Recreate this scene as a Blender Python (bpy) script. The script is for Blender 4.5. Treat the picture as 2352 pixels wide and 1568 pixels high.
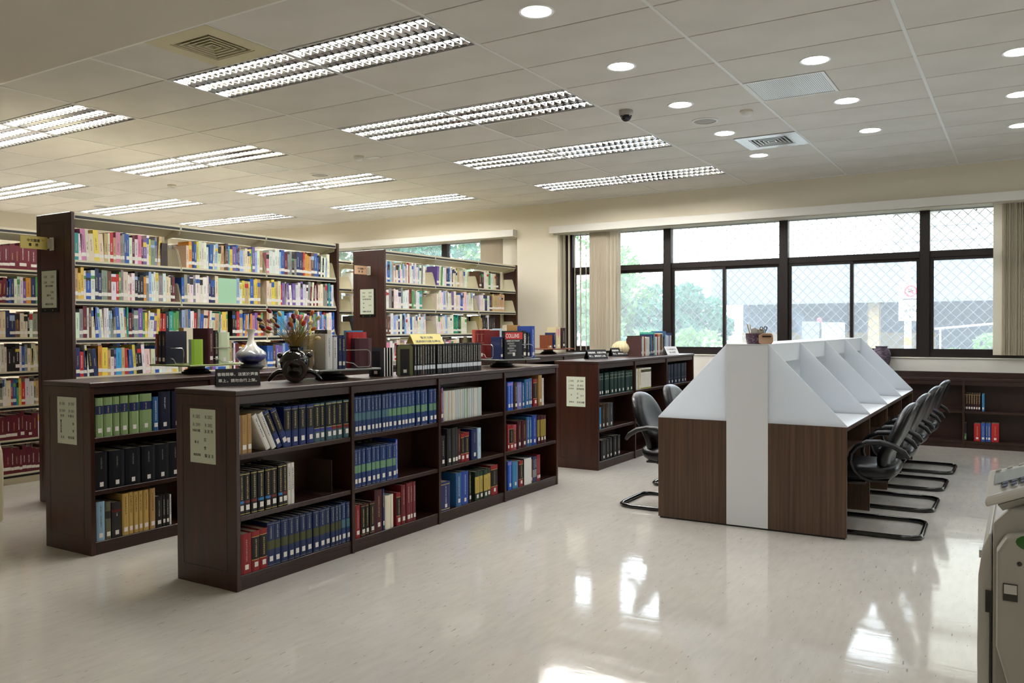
import bpy, bmesh, math, random
from mathutils import Vector, Matrix
C = bpy.context.scene.collection
SC = bpy.context.scene
PI = math.pi
for o in list(bpy.data.objects): bpy.data.objects.remove(o)

# ---------------- camera, world, exposure ----------------
cd = bpy.data.cameras.new('camera'); cam = bpy.data.objects.new('camera', cd); C.objects.link(cam)
cd.sensor_width = 36; cd.sensor_fit = 'HORIZONTAL'; cd.lens = 36*1911.6/2352; cd.clip_start = .05; cd.clip_end = 200
cam.matrix_world = (Matrix.Translation((0, 0, 1.40)) @ Matrix.Rotation(math.radians(31.58), 4, 'Z')
    @ Matrix.Rotation(math.radians(90-.89), 4, 'X') @ Matrix.Rotation(math.radians(-.23), 4, 'Z'))
SC.camera = cam
w = bpy.data.worlds.new('overcast_sky'); SC.world = w; w.use_nodes = True
bg = w.node_tree.nodes['Background']; bg.inputs[0].default_value = (.80, .91, 1, 1); bg.inputs[1].default_value = SKY = 4.6
SC.view_settings.view_transform = 'Standard'; SC.view_settings.look = 'None'
SC.view_settings.exposure = 1.12; SC.view_settings.gamma = 1; SC.view_settings.use_curve_mapping = False
TUBE = 42.0      # emission of the fluorescent tubes
LED = 34.0       # emission of the round downlights

cy = SC.cycles; cy.max_bounces = 7; cy.diffuse_bounces = 4; cy.glossy_bounces = 3; cy.transmission_bounces = 4; cy.transparent_max_bounces = 12; cy.caustics_reflective = False; cy.caustics_refractive = False; cy.adaptive_threshold = .05

# ---------------- helpers ----------------
def S(h):
    h = h.lstrip('#'); r = [int(h[i:i+2], 16)/255 for i in (0, 2, 4)]
    return tuple(c/12.92 if c <= .04045 else ((c+.055)/1.055)**2.4 for c in r)
def mat(name, col, rough=.5, metal=0, spec=.5, noise=None, bump=0, emit=None, coat=0, alpha=None):
    """noise=(colour2, scale xyz, detail, low, high)"""
    m = bpy.data.materials.new(name); m.use_nodes = True; nt = m.node_tree; b = nt.nodes['Principled BSDF']
    if isinstance(col, str): col = S(col)
    b.inputs['Base Color'].default_value = (*col, 1); b.inputs['Roughness'].default_value = rough
    b.inputs['Metallic'].default_value = metal; b.inputs['Specular IOR Level'].default_value = spec
    if coat: b.inputs['Coat Weight'].default_value = coat; b.inputs['Coat Roughness'].default_value = .12
    if emit: b.inputs['Emission Color'].default_value = (*emit[0], 1); b.inputs['Emission Strength'].default_value = emit[1]
    if noise:
        c2, sc, det, lo, hi = noise
        if isinstance(c2, str): c2 = S(c2)
        tc = nt.nodes.new('ShaderNodeTexCoord'); mp = nt.nodes.new('ShaderNodeMapping'); mp.inputs['Scale'].default_value = sc
        nz = nt.nodes.new('ShaderNodeTexNoise'); nz.inputs['Scale'].default_value = 1; nz.inputs['Detail'].default_value = det
        cr = nt.nodes.new('ShaderNodeValToRGB'); cr.color_ramp.elements[0].position = lo; cr.color_ramp.elements[1].position = hi
        cr.color_ramp.elements[0].color = (*col, 1); cr.color_ramp.elements[1].color = (*c2, 1)
        L = nt.links.new
        L(tc.outputs['Object'], mp.inputs[0]); L(mp.outputs[0], nz.inputs[0]); L(nz.outputs[0], cr.inputs[0]); L(cr.outputs[0], b.inputs['Base Color'])
        if bump:
            bp = nt.nodes.new('ShaderNodeBump'); bp.inputs['Strength'].default_value = bump; bp.inputs['Distance'].default_value = .002
            L(nz.outputs[0], bp.inputs['Height']); L(bp.outputs[0], b.inputs['Normal'])
    return m
def emat(name, col, s):
    m = bpy.data.materials.new(name); m.use_nodes = True; nt = m.node_tree; nt.nodes.remove(nt.nodes['Principled BSDF'])
    e = nt.nodes.new('ShaderNodeEmission'); e.inputs[0].default_value = (*col, 1); e.inputs[1].default_value = s
    nt.links.new(e.outputs[0], nt.nodes['Material Output'].inputs[0]); return m
def transl(name, col, f, rough=.5):
    """diffuse surface that also lets light through"""
    m = mat(name, col, rough); nt = m.node_tree; b = nt.nodes['Principled BSDF']
    t = nt.nodes.new('ShaderNodeBsdfTranslucent'); c = S(col) if isinstance(col, str) else col; t.inputs[0].default_value = (*c, 1)
    x = nt.nodes.new('ShaderNodeMixShader'); x.inputs[0].default_value = f
    nt.links.new(b.outputs[0], x.inputs[1]); nt.links.new(t.outputs[0], x.inputs[2]); nt.links.new(x.outputs[0], nt.nodes['Material Output'].inputs[0]); return m
def glass(name, haze):
    m = bpy.data.materials.new(name); m.use_nodes = True; nt = m.node_tree; nt.nodes.remove(nt.nodes['Principled BSDF'])
    a = nt.nodes.new('ShaderNodeBsdfTransparent'); t = nt.nodes.new('ShaderNodeBsdfTranslucent'); t.inputs[0].default_value = (.95, .97, 1, 1)
    x = nt.nodes.new('ShaderNodeMixShader'); x.inputs[0].default_value = haze
    g = nt.nodes.new('ShaderNodeBsdfGlossy'); g.inputs['Roughness'].default_value = .02
    fr = nt.nodes.new('ShaderNodeFresnel'); fr.inputs[0].default_value = 1.45
    x2 = nt.nodes.new('ShaderNodeMixShader'); L = nt.links.new
    L(a.outputs[0], x.inputs[1]); L(t.outputs[0], x.inputs[2]); L(fr.outputs[0], x2.inputs[0]); L(x.outputs[0], x2.inputs[1]); L(g.outputs[0], x2.inputs[2])
    L(x2.outputs[0], nt.nodes['Material Output'].inputs[0]); return m

def wpos(o):
    v = Vector((0, 0, 0))
    while o is not None: v += o.location; o = o.parent
    return v
class MB:
    def __init__(s): s.v = []; s.f = []; s.mi = []; s.cur = 0
    def add(s, vs, fs):
        n = len(s.v); s.v += [tuple(p) for p in vs]; s.f += [tuple(i+n for i in f) for f in fs]; s.mi += [s.cur]*len(fs); return s
    def box(s, x0, x1, y0, y1, z0, z1):
        return s.add([(x, y, z) for z in (z0, z1) for y in (y0, y1) for x in (x0, x1)],
            [(0, 2, 3, 1), (4, 5, 7, 6), (0, 1, 5, 4), (2, 6, 7, 3), (0, 4, 6, 2), (1, 3, 7, 5)])
    def hexa(s, p):  # 8 corners: bottom 4 (ccw), top 4
        return s.add(p, [(3, 2, 1, 0), (4, 5, 6, 7), (0, 1, 5, 4), (1, 2, 6, 5), (2, 3, 7, 6), (3, 0, 4, 7)])
    def prism(s, pts, a, b, ax='y'):
        n = len(pts); m = {'x': lambda p, t: (t, p[0], p[1]), 'y': lambda p, t: (p[0], t, p[1]), 'z': lambda p, t: (p[0], p[1], t)}[ax]
        return s.add([m(p, a) for p in pts]+[m(p, b) for p in pts],
            [tuple(range(n)), tuple(range(2*n-1, n-1, -1))]+[(i, i+n, (i+1) % n+n, (i+1) % n) for i in range(n)])
    def lathe(s, prof, c=(0, 0, 0), n=24):
        vs = []; fs = []
        for r, z in prof:
            for k in range(n):
                a = 2*PI*k/n; vs.append((c[0]+r*math.cos(a), c[1]+r*math.sin(a), c[2]+z))
        for i in range(len(prof)-1):
            for k in range(n):
                k2 = (k+1) % n; fs.append((i*n+k, i*n+k2, (i+1)*n+k2, (i+1)*n+k))
        fs.append(tuple(range(n-1, -1, -1))); m = (len(prof)-1)*n; fs.append(tuple(range(m, m+n)))
        return s.add(vs, fs)
    def tube(s, path, r, n=8, closed=False, flat=1.0):
        P = [Vector(p) for p in path]; N = len(P); vs = []; fs = []; up = None
        for i in range(N):
            a = P[(i-1) % N] if (closed or i > 0) else P[i]; b = P[(i+1) % N] if (closed or i < N-1) else P[i]
            t = (b-a).normalized()
            if up is None:
                up = Vector((0, 0, 1)) if abs(t.z) < .9 else Vector((1, 0, 0))
            u = (up-t*up.dot(t)); u = u.normalized() if u.length > 1e-6 else t.orthogonal().normalized(); up = u; q = t.cross(u)
            rr = r[i] if isinstance(r, (list, tuple)) else r
            for k in range(n):
                an = 2*PI*k/n; vs.append(P[i]+u*(rr*math.cos(an)*flat)+q*(rr*math.sin(an)))
        for i in range(N if closed else N-1):
            j = (i+1) % N
            for k in range(n):
                k2 = (k+1) % n; fs.append((i*n+k, i*n+k2, j*n+k2, j*n+k))
        if not closed: fs += [tuple(range(n-1, -1, -1)), tuple(range((N-1)*n, N*n))]
        return s.add(vs, fs)
    def ell(s, c, rx, ry, rz, n=12, m=8):
        vs = []; fs = []
        for i in range(m+1):
            t = PI*i/m
            for k in range(n):
                a = 2*PI*k/n; vs.append((c[0]+rx*math.sin(t)*math.cos(a), c[1]+ry*math.sin(t)*math.sin(a), c[2]-rz*math.cos(t)))
        for i in range(m):
            for k in range(n):
                k2 = (k+1) % n; fs.append((i*n+k, i*n+k2, (i+1)*n+k2, (i+1)*n+k))
        return s.add(vs, fs)
    def xf(s, M):
        s.v = [tuple(M @ Vector(p)) for p in s.v]; return s
    def mesh(s, name, mats, bev=0, seg=1, smooth=False, org=(0, 0, 0)):
        me = bpy.data.meshes.new(name)
        me.from_pydata([(p[0]-org[0], p[1]-org[1], p[2]-org[2]) for p in s.v], [], s.f)
        for m in (mats if isinstance(mats, (list, tuple)) else [mats]): me.materials.append(m)
        if len(set(s.mi)) > 1: me.polygons.foreach_set('material_index', s.mi)
        bm = bmesh.new(); bm.from_mesh(me)
        if smooth: bmesh.ops.remove_doubles(bm, verts=bm.verts, dist=1e-5)
        bmesh.ops.recalc_face_normals(bm, faces=bm.faces)
        if bev:
            ed = [e for e in bm.edges if len(e.link_faces) == 2 and e.calc_face_angle(0) > .5]
            bmesh.ops.bevel(bm, geom=ed, offset=bev, segments=seg, profile=.5, affect='EDGES', clamp_overlap=True)
        if smooth:
            for f in bm.faces: f.smooth = True
            for e in bm.edges:
                if len(e.link_faces) == 2 and e.calc_face_angle(0) > .8: e.smooth = False
        bm.to_mesh(me); bm.free(); return me
    def obj(s, name, mats, parent=None, **k):
        o = bpy.data.objects.new(name, s.mesh(name, mats, org=wpos(parent), **k)); C.objects.link(o); o.parent = parent; return o
def link(name, me, parent=None, loc=(0, 0, 0), rz=0, sc=None):
    o = bpy.data.objects.new(name, me); C.objects.link(o); o.parent = parent; o.location = loc; o.rotation_euler = (0, 0, rz)
    if sc: o.scale = sc
    return o
def thing(name, label, cat, loc=(0, 0, 0), rz=0, group=None):
    o = bpy.data.objects.new(name, None); o.empty_display_size = .1; C.objects.link(o); o.location = loc; o.rotation_euler = (0, 0, rz)
    return tag(o, label, cat, group)
def tag(o, label, cat, group=None, kind=None):
    o['label'] = label; o['category'] = cat
    if group: o['group'] = group
    if kind: o['kind'] = kind
    return o
def struct(o): o['kind'] = 'structure'; return o
def sroot(name, loc=(0, 0, 0)):
    o = bpy.data.objects.new(name, None); C.objects.link(o); o.location = loc; o['kind'] = 'structure'; return o
def copy_tree(o, parent=None):
    c = o.copy(); C.objects.link(c); c.parent = parent
    for ch in list(o.children): copy_tree(ch, c)
    return c
def Bx(*a): return MB().box(*a)
def text_obj(name, body, size, m, parent, M, align='CENTER', spacing=1.0, bold=None, sx=1):
    c = bpy.data.curves.new('lettering', 'FONT'); c.body = body; c.size = size; c.align_x = align; c.align_y = 'CENTER'
    c.space_line = spacing; c.offset = size*.016 if bold is None else bold; c.resolution_u = 3
    t = bpy.data.objects.new('lettering', c); C.objects.link(t)
    me = bpy.data.meshes.new_from_object(t.evaluated_get(bpy.context.evaluated_depsgraph_get()))
    bpy.data.objects.remove(t); bpy.data.curves.remove(c)
    me.transform(Matrix.Translation(-wpos(parent)) @ M @ Matrix.Diagonal((sx, 1, 1, 1))); me.materials.clear(); me.materials.append(m); me.name = name
    return link(name, me, parent)
def plane_m(o, x, n, off=0):
    """text frame: origin o, x axis x, normal n"""
    x = Vector(x).normalized(); n = Vector(n).normalized(); y = n.cross(x)
    return Matrix(((x.x, y.x, n.x, o[0]+n.x*off), (x.y, y.y, n.y, o[1]+n.y*off), (x.z, y.z, n.z, o[2]+n.z*off), (0, 0, 0, 1)))
ORD = ['first', 'second', 'third', 'fourth', 'fifth', 'sixth', 'seventh', 'eighth', 'ninth', 'tenth', 'eleventh', 'twelfth', 'thirteenth', 'fourteenth', 'fifteenth',
  'sixteenth', 'seventeenth', 'eighteenth', 'nineteenth', 'twentieth', 'twenty-first', 'twenty-second', 'twenty-third', 'twenty-fourth', 'twenty-fifth', 'twenty-sixth', 'twenty-seventh',
  'twenty-eighth', 'twenty-ninth', 'thirtieth', 'thirty-first', 'thirty-second', 'thirty-third', 'thirty-fourth', 'thirty-fifth', 'thirty-sixth', 'thirty-seventh', 'thirty-eighth', 'thirty-ninth', 'fortieth']

# ---------------- materials ----------------
M_wood = mat('dark_mahogany', '#26120b', .38, noise=('#381c10', (3, 60, 3), 5, .3, .75), bump=.05, coat=.15)
M_woodz = mat('dark_mahogany_panel', '#2e150c', .36, noise=('#462112', (30, 30, 1.6), 5, .3, .75), bump=.03, coat=.2)
M_inlay = mat('dark_inlay_line', '#160a08', .4)
M_lam = mat('walnut_laminate', '#443125', .42, noise=('#624836', (70, 70, 1.2), 4, .32, .72))
M_whlam = mat('white_laminate', '#dfe3e6', .35)
M_div = transl('white_divider_board', '#eef1f4', .6, .4)
M_cream = mat('cream_painted_steel', '#d8d2b8', .4)
M_black = mat('black_strip', '#0c0d12', .3)
M_wall = mat('cream_wall_paint', '#e6dfcb', .8)
M_sillp = mat('sill_paint', '#e4e2da', .6)
M_tile = mat('ceiling_tile', '#e2dfd9', .85, noise=('#dad7d0', (2, 2, 2), 3, .4, .7))
M_tbar = mat('white_ceiling_bar', '#e9e9e6', .4)
M_dark = mat('dark_void', '#26231f', .9)
M_soff = mat('soffit_plaster', '#d6d0c4', .9)
M_tubeE = emat('fluorescent_tube', (1, .962, .915), TUBE)
M_alu = mat('louver_aluminium', '#c9cacc', .22, metal=1)
M_alu2 = mat('housing_white', '#d8d8d6', .5)
M_mir = mat('reflector_mirror', '#e6e6e6', .12, metal=1)
M_led = emat('led_disc', (.95, .97, 1), LED)
M_winf = mat('dark_bronze_frame', '#2a2422', .35, metal=.3)
M_glass = glass('hazy_glass', .14)
M_glass2 = glass('clear_glass', .1)
M_wire = mat('galvanised_wire', '#8d9499', .5, metal=.3)
M_blind = transl('blind_fabric', '#efe8da', .55, .8)
M_paper = mat('pale_green_paper', '#d5dcc6', .8)
M_ink = mat('black_ink', '#23211f', .8)
M_inkg = mat('grey_ink', '#6d7068', .8)
M_white = mat('white_ink', '#f2f2ee', .7)
M_signk = mat('black_sign_board', '#0e0f12', .45)
M_leather = mat('black_leather', '#0c0c0f', .32, spec=.38, noise=('#111115', (60, 60, 60), 3, .4, .6), bump=.05)
M_plast = mat('black_plastic', '#17171a', .4)
M_tube = mat('black_enamel_tube', '#08080a', .16, spec=.7)
M_chrome = mat('chrome_wire', '#c8c8c8', .18, metal=1)
M_plate = mat('grey_turntable', '#7e817d', .4, metal=.4)
M_grn = mat('dark_green_base', '#1d211a', .35)
M_label = mat('spine_label_paper', '#efe9e2', .7)
def floor_surface():
    m = mat('waxed_vinyl_floor', '#c6bfb2', .1, spec=.6); nt = m.node_tree; b = nt.nodes['Principled BSDF']; L = nt.links.new; N = nt.nodes.new
    tc = N('ShaderNodeTexCoord')
    def nz(scale, det, rot=0, sc=1):
        mp = N('ShaderNodeMapping'); mp.inputs['Scale'].default_value = scale; mp.inputs['Rotation'].default_value = (0, 0, rot)
        n = N('ShaderNodeTexNoise'); n.inputs['Scale'].default_value = sc; n.inputs['Detail'].default_value = det
        L(tc.outputs['Object'], mp.inputs[0]); L(mp.outputs[0], n.inputs[0]); return n
    def ramp(n, lo, hi, c0, c1):
        r = N('ShaderNodeValToRGB'); r.color_ramp.elements[0].position = lo; r.color_ramp.elements[1].position = hi
        r.color_ramp.elements[0].color = (*c0, 1); r.color_ramp.elements[1].color = (*c1, 1); L(n.outputs[0], r.inputs[0]); return r
    r1 = ramp(nz((30, 6, 1), 5, .1), .3, .7, S('#d6d2ca'), S('#e0dcd4'))
    r2 = ramp(nz((85, 13, 1), 2, .1), .68, .73, (1, 1, 1), (.42, .40, .38))
    r3 = ramp(nz((.5, .6, 1), 3), .3, .7, (.92, .92, .92), (1.04, 1.03, 1))
    a = N('ShaderNodeMix'); a.data_type = 'RGBA'; a.blend_type = 'MULTIPLY'; a.inputs[0].default_value = .8
    c = N('ShaderNodeMix'); c.data_type = 'RGBA'; c.blend_type = 'MULTIPLY'; c.inputs[0].default_value = 1
    L(r1.outputs[0], a.inputs[6]); L(r2.outputs[0], a.inputs[7]); L(a.outputs[2], c.inputs[6]); L(r3.outputs[0], c.inputs[7]); L(c.outputs[2], b.inputs['Base Color'])
    bn = nz((2.2, 9, 1), 4, -.5); bp = N('ShaderNodeBump'); bp.inputs['Strength'].default_value = .035; bp.inputs['Distance'].default_value = .02
    L(bn.outputs[0], bp.inputs['Height']); L(bp.outputs[0], b.inputs['Normal'])
    rr = ramp(nz((1.5, 8, 1), 4, -.5), .3, .75, (.05,)*3, (.12,)*3); L(rr.outputs[0], b.inputs['Roughness'])
    return m
M_floor = floor_surface()
def book_mat():
    m = mat('book_cloth_and_print', '#ffffff', .45); nt = m.node_tree; b = nt.nodes['Principled BSDF']; L = nt.links.new; N = nt.nodes.new
    c = N('ShaderNodeAttribute'); c.attribute_name = 'Col'; t = N('ShaderNodeAttribute'); t.attribute_name = 'Tcol'
    u = N('ShaderNodeUVMap'); u.uv_map = 'UVMap'; s = N('ShaderNodeSeparateXYZ'); L(u.outputs[0], s.inputs[0])
    def mt(op, a, bb=None):
        n = N('ShaderNodeMath'); n.operation = op
        for i, q in enumerate((a, bb)):
            if q is None: continue
            if isinstance(q, (int, float)): n.inputs[i].default_value = q
            else: L(q, n.inputs[i])
        return n.outputs[0]
    x, y = s.outputs[0], s.outputs[1]
    fy = mt('FRACT', y)
    ins = mt('MULTIPLY', mt('MULTIPLY', mt('GREATER_THAN', x, .12), mt('LESS_THAN', x, .88)), mt('MULTIPLY', mt('GREATER_THAN', fy, .1), mt('LESS_THAN', fy, .86)))
    cb = N('ShaderNodeCombineXYZ'); L(mt('FLOOR', mt('MULTIPLY', x, 6)), cb.inputs[0]); L(mt('FLOOR', mt('MULTIPLY', y, 6)), cb.inputs[1])
    wn = N('ShaderNodeTexWhiteNoise'); wn.noise_dimensions = '2D'; L(cb.outputs[0], wn.inputs[0])
    k = mt('MULTIPLY', ins, mt('GREATER_THAN', wn.outputs[0], .42))
    mx = N('ShaderNodeMix'); mx.data_type = 'RGBA'; L(k, mx.inputs[0]); L(c.outputs[0], mx.inputs[6]); L(t.outputs[0], mx.inputs[7]); L(mx.outputs[2], b.inputs['Base Color'])
    return m
M_book = book_mat()

# ---------------- the room ----------------
ZC = 3.275; XL, XR, YB, YW = -13.68, 5.0, -4.0, 10.9
struct(Bx(XL-.2, XR+.2, YB-.2, 11.35, -.12, 0).obj('floor', M_floor))
struct(Bx(XL-.2, XL, YB, 11.35, 0, 3.6).obj('wall_left', M_wall))
struct(Bx(XR, XR+.2, YB, 11.35, 0, 3.6).obj('wall_right', M_wall))
struct(Bx(XL, XR, YB-.2, YB, 0, 3.6).obj('wall_back', M_wall))
ww = sroot('wall_window', (-4, 11, 0))
Bx(XL, XR, YW, 11.35, 2.80, 3.6).obj('beam', M_wall, ww)
Bx(XL, XR, 11.12, 11.35, 0, 1.02).obj('lower_wall', M_sillp, ww)
Bx(XL, XR, 11.10, 11.19, 1.02, 1.035).obj('sill', M_sillp, ww, bev=.004)
for a, b in ((-6.60, -5.90), (XL, -11.66), (2.36, 3.0)): Bx(a, b, YW, 11.35, 0, 2.80).obj('column', M_wall, ww)
# ceiling: soffit, bars and tiles
ce = sroot('ceiling', (-4, 7, ZC))
Bx(XL, XR, YB, 11.0, 3.36, 3.6).obj('ceiling_void', M_inlay, ce)
sf = MB(); hx = {.6: ((1.6, 2.8),), -2.0: ((1.6, 2.8),)}; yy = YB
for cy_ in sorted(hx):
    sf.box(XL, XR, yy, cy_-.3, ZC-.012, 3.36); xx = XL
    for a, b in hx[cy_]: sf.box(xx, a, cy_-.3, cy_+.3, ZC-.012, 3.36); xx = b
    sf.box(xx, XR, cy_-.3, cy_+.3, ZC-.012, 3.36); yy = cy_+.3
sf.box(XL, XR, yy, 3.36, ZC-.012, 3.36); sf.obj('soffit', M_soff, ce)
Bx(XL, XR, 3.36, 3.385, ZC-.008, 3.35).obj('edge_trim', M_tbar, ce)
XK = lambda k: -.65-1.21*k
YJ = lambda j: 10.04-.605*j
fixt = {(c, j) for c in (3, 2, 6, 5, 9, 8) for j in (9, 6, 3, 0)}      # full-tile lights: tile (k, j): x XK(k+1)..XK(k), y YJ(j+1)..YJ(j)
half = {(3, 10): 1, (2, 5): 0, (0, 5): 0, (1, 2): 1, (5, 5): 0, (8, 5): 0}           # half-tile vents, which half (0 = smaller x)
half[(0, 5)] = 0
t_full = MB().box(-.601, .601, -.2965, .2965, 0, .014).mesh('ceiling_tile', M_tile, bev=.002)
t_half = MB().box(-.3, .3, -.2985, .2985, 0, .014).mesh('ceiling_tile', M_tile, bev=.003)
t_edge = MB().box(-.601, .601, -.122, .122, 0, .014).mesh('ceiling_tile', M_tile, bev=.003)
for k in range(-4, 11):
    for j in range(-1, 11):
        if (k, j) in fixt: continue
        cx, cy = (XK(k)+XK(k+1))/2, (YJ(j)+YJ(j+1))/2
        if (k, j) in half:
            link('ceiling_tile', t_half, ce, (cx+(-.302 if half[k, j] else .302)+4, cy-7, 0))
        else: link('ceiling_tile', t_full, ce, (cx+4, cy-7, 0))
    link('ceiling_tile', t_edge, ce, ((XK(k)+XK(k+1))/2+4, 10.772-7, 0))
bar = MB().box(-.011, .011, 3.385, YW, -.004, .03).mesh('ceiling_bar', M_tbar)
for k in range(-4, 12): link('ceiling_bar', bar, ce, (XK(k)+4, -7, 0))
Bx(XL, XR, 10.865, YW, ZC-.012, ZC+.02).obj('wall_angle', M_tbar, ce)

# ---------------- windows ----------------
def window(name, x0, x1, posts, sashes):
    r = sroot(name, ((x0+x1)/2, 11.2, 1.035)); y0, y1 = 11.19, 11.27
    for a, b, n in ((1.035, 1.095, 'bottom_rail'), (2.80, 2.86, 'top_rail')): Bx(x0, x1, y0, y1, a, b).obj(n, M_winf, r, bev=.004)
    for p in posts: Bx(p-.055, p+.055, y0-.03, y1, 1.035, 2.83).obj('mullion', M_winf, r, bev=.004)
    for a, b in zip(posts[:-1], posts[1:]):
        a2, b2 = a+.055, b-.055
        Bx(a2, b2, y0, y1-.01, 2.235, 2.315).obj('transom', M_winf, r, bev=.004)
        Bx(a2, b2, 11.225, 11.231, 2.315, 2.80).obj('pane', M_glass2, r)
        mid = (a2+b2)/2
        for i, (p, q) in enumerate(((a2, mid+.02), (mid-.02, b2))):
            y = 11.205+.03*i; f = MB()
            for s in ((p, p+.04), (q-.04, q)): f.box(*s, y, y+.025, 1.095, 2.235)
            for z in ((1.095, 1.135), (2.2, 2.235)): f.box(p+.04, q-.04, y, y+.025, *z)
            sh = f.obj('sash', M_winf, r)
            Bx(p+.04, q-.04, y+.01, y+.016, 1.135, 2.2).obj('pane', M_glass, sh)
        g = MB(); st = .118; n = int((b2-a2+1.75)/st)+2
        for i in range(-1, n):            # diagonal wires of the chain-link mesh, clipped to the bay
            for sgn in (1, -1):
                xs = a2+i*st if sgn > 0 else a2+i*st
                z0, z1 = 1.06, 2.82; hgt = z1-z0; run = hgt*.96
                if sgn > 0: p0, p1 = (xs-run+.02*0, z0), (xs, z1)
                else: p0, p1 = (xs, z0), (xs-run, z1)
                # clip in x
                (xa, za), (xb, zb) = p0, p1
                lo, hi = min(xa, xb), max(xa, xb)
                if hi <= a2 or lo >= b2: continue
                def at(x): return za+(zb-za)*(x-xa)/(xb-xa)
                q0, q1 = max(lo, a2), min(hi, b2)
                g.tube([(q0, 11.31+.003*sgn, at(q0)), (q1, 11.31+.003*sgn, at(q1))], .0042, 4)
        g.obj('security_mesh', M_wire, r)
    return r
window('window_1', -5.90, 2.36, [-5.845, -4.29, -2.685, -1.02, .645, 2.305], 1)
window('window_2', -11.66, -6.60, [-11.6, -9.89, -8.17, -6.655], 1)
def blind(label, x0, x1, slats):
    r = thing('vertical_blind', label, 'blind', ((x0+x1)/2, 10.98, 2.79))
    sl = MB().box(-.044, .044, -.0009, .0009, 1.075, 2.79).mesh('slat', M_blind)
    for x, a in slats: link('slat', sl, r, (x-r.location.x, 0, -2.79), math.radians(a))
    Bx(x0, x1, 10.96, 11.0, 2.79, 2.80).obj('track', M_tbar, r)
random.seed(3)
blind('drawn-back cream vertical blind beside the column, some slats hanging apart', -5.9, -4.9,
      [(-5.83, 108), (-5.75, 100), (-5.655, 112), (-5.56, 104), (-5.47, 110), (-5.40, 100)]+[(-5.375+.018*i, 66+random.uniform(-8, 8)) for i in range(16)]+[(-5.055, 75), (-5.0, 80), (-4.945, 82)])
blind('gathered grey-white vertical blind at the far right of the long window', -.32, 1.2,
      [(-.255, 8)]+[(-.2+.016*i, 72+random.uniform(-9, 9)) for i in range(17)]+[(.10+.075*i, 20) for i in range(3)]+[(.4+.02*i, 75) for i in range(30)])
blind('gathered beige vertical blind behind the tall rack near the column', -7.35, -6.65,
      [(-7.29+.017*i, 66+random.uniform(-9, 9)) for i in range(22)]+[(-6.86, 12), (-6.77, 12), (-6.7, 15)])
for x0, x1, lb in ((-5.99, XR-.02, 'long white blind valance above the reading carrels window'), (XL+.02, -6.61, 'white blind valance above the window behind the tall racks')):
    v = MB(); v.box(x0, x1, 10.795, 10.815, 2.80, 2.905); v.box(x0, x1, 10.815, YW, 2.885, 2.905); v.box(x0, x0+.02, 10.815, YW, 2.80, 2.885); v.box(x1-.02, x1, 10.815, YW, 2.80, 2.885)
    tag(v.obj('blind_valance', M_sillp, bev=.003), lb, 'valance')

# ---------------- ceiling fittings ----------------
def troffer_meshes():
    h = MB()      # housing: white frame and tray above
    h.box(-.6, .6, -.3, -.285, -.004, .08); h.box(-.6, .6, .285, .3, -.004, .08); h.box(-.6, -.585, -.285, .285, -.004, .08); h.box(.585, .6, -.285, .285, -.004, .08); h.box(-.6, .6, -.3, .3, .08, .085)
    t = MB()
    t.tube([(-.57, 0, 0), (.57, 0, 0)], .013, 6)
    l = MB(); rf = MB()
    for y in (-.19, 0, .19):          # parabolic reflector and V-shaped cross blades of each trough
        pf = [(-.058, 0), (-.05, .0107), (-.036, .0258), (-.018, .038), (0, .042), (.018, .038), (.036, .0258), (.05, .0107), (.058, 0)]
        for (a0, z0), (a1, z1) in zip(pf[:-1], pf[1:]): rf.add([(-.585, y+a0, z0), (.585, y+a0, z0), (.585, y+a1, z1), (-.585, y+a1, z1)], [(0, 1, 2, 3)])
        for i in range(18):
            x = -.56+i*1.12/17
            l.prism([(x-.008, 0), (x+.008, 0), (x+.0015, .008), (x-.0015, .008)], y-.057, y+.057, 'y')
    for y0, y1 in ((-.285, -.248), (-.132, -.058), (.058, .132), (.248, .285)): 
        for i in range(18):                # ridged strips between the troughs
            x = -.56+i*1.12/17
            l.add([(x-.03, y0, 0), (x, y0, .012), (x, y1, .012), (x-.03, y1, 0), (x+.03, y1, 0), (x+.03, y0, 0)], [(0, 1, 2, 3), (1, 5, 4, 2)])
    global mr; mr = rf.mesh('reflector', M_mir, smooth=True)
    return h.mesh('housing', M_alu2), t.mesh('fluorescent_tube', M_tubeE, smooth=True), l.mesh('louver', M_alu)
mh, mt_, ml = troffer_meshes()
rown = {9: 'nearest the soffit', 6: 'second row from the soffit', 3: 'third row from the soffit', 0: 'nearest the window wall'}
coln = {2: 'carrel-side column, right half', 3: 'carrel-side column, left half', 5: 'middle column, right half', 6: 'middle column, left half', 8: 'far-left column, right half', 9: 'far-left column, left half'}
for k, j in sorted(fixt):
    t = thing('troffer_light', 'louvered three-tube ceiling light, %s, row %s' % (coln[k], rown[j]), 'ceiling light', ((XK(k)+XK(k+1))/2, (YJ(j)+YJ(j+1))/2, ZC), 0, 'louvered fluorescent ceiling lights')
    link('housing', mh, t)
    for y in (-.19, 0, .19): link('fluorescent_tube', mt_, t, (0, y, .022))
    link('louver', ml, t); link('reflector', mr, t)
for i, (x, y) in enumerate(((2.2, .6), (2.2, -2.0))):     # unseen fill lights added behind the camera to brighten the copier
    t = thing('troffer_light', 'added louvered fill light in the soffit, unseen behind the viewer, %s' % ORD[i], 'ceiling light', (x, y, ZC-.012), 0, 'louvered fluorescent ceiling lights')
    link('housing', mh, t); link('louver', ml, t); link('reflector', mr, t)
    for q in (-.19, 0, .19): link('fluorescent_tube', mt_, t, (0, q, .022))
ring = MB().lathe([(.088, .004), (.108, .004), (.110, 0), (.104, -.006), (.09, -.004), (.088, .004)], n=28).mesh('trim_ring', M_tbar, smooth=True)
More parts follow.
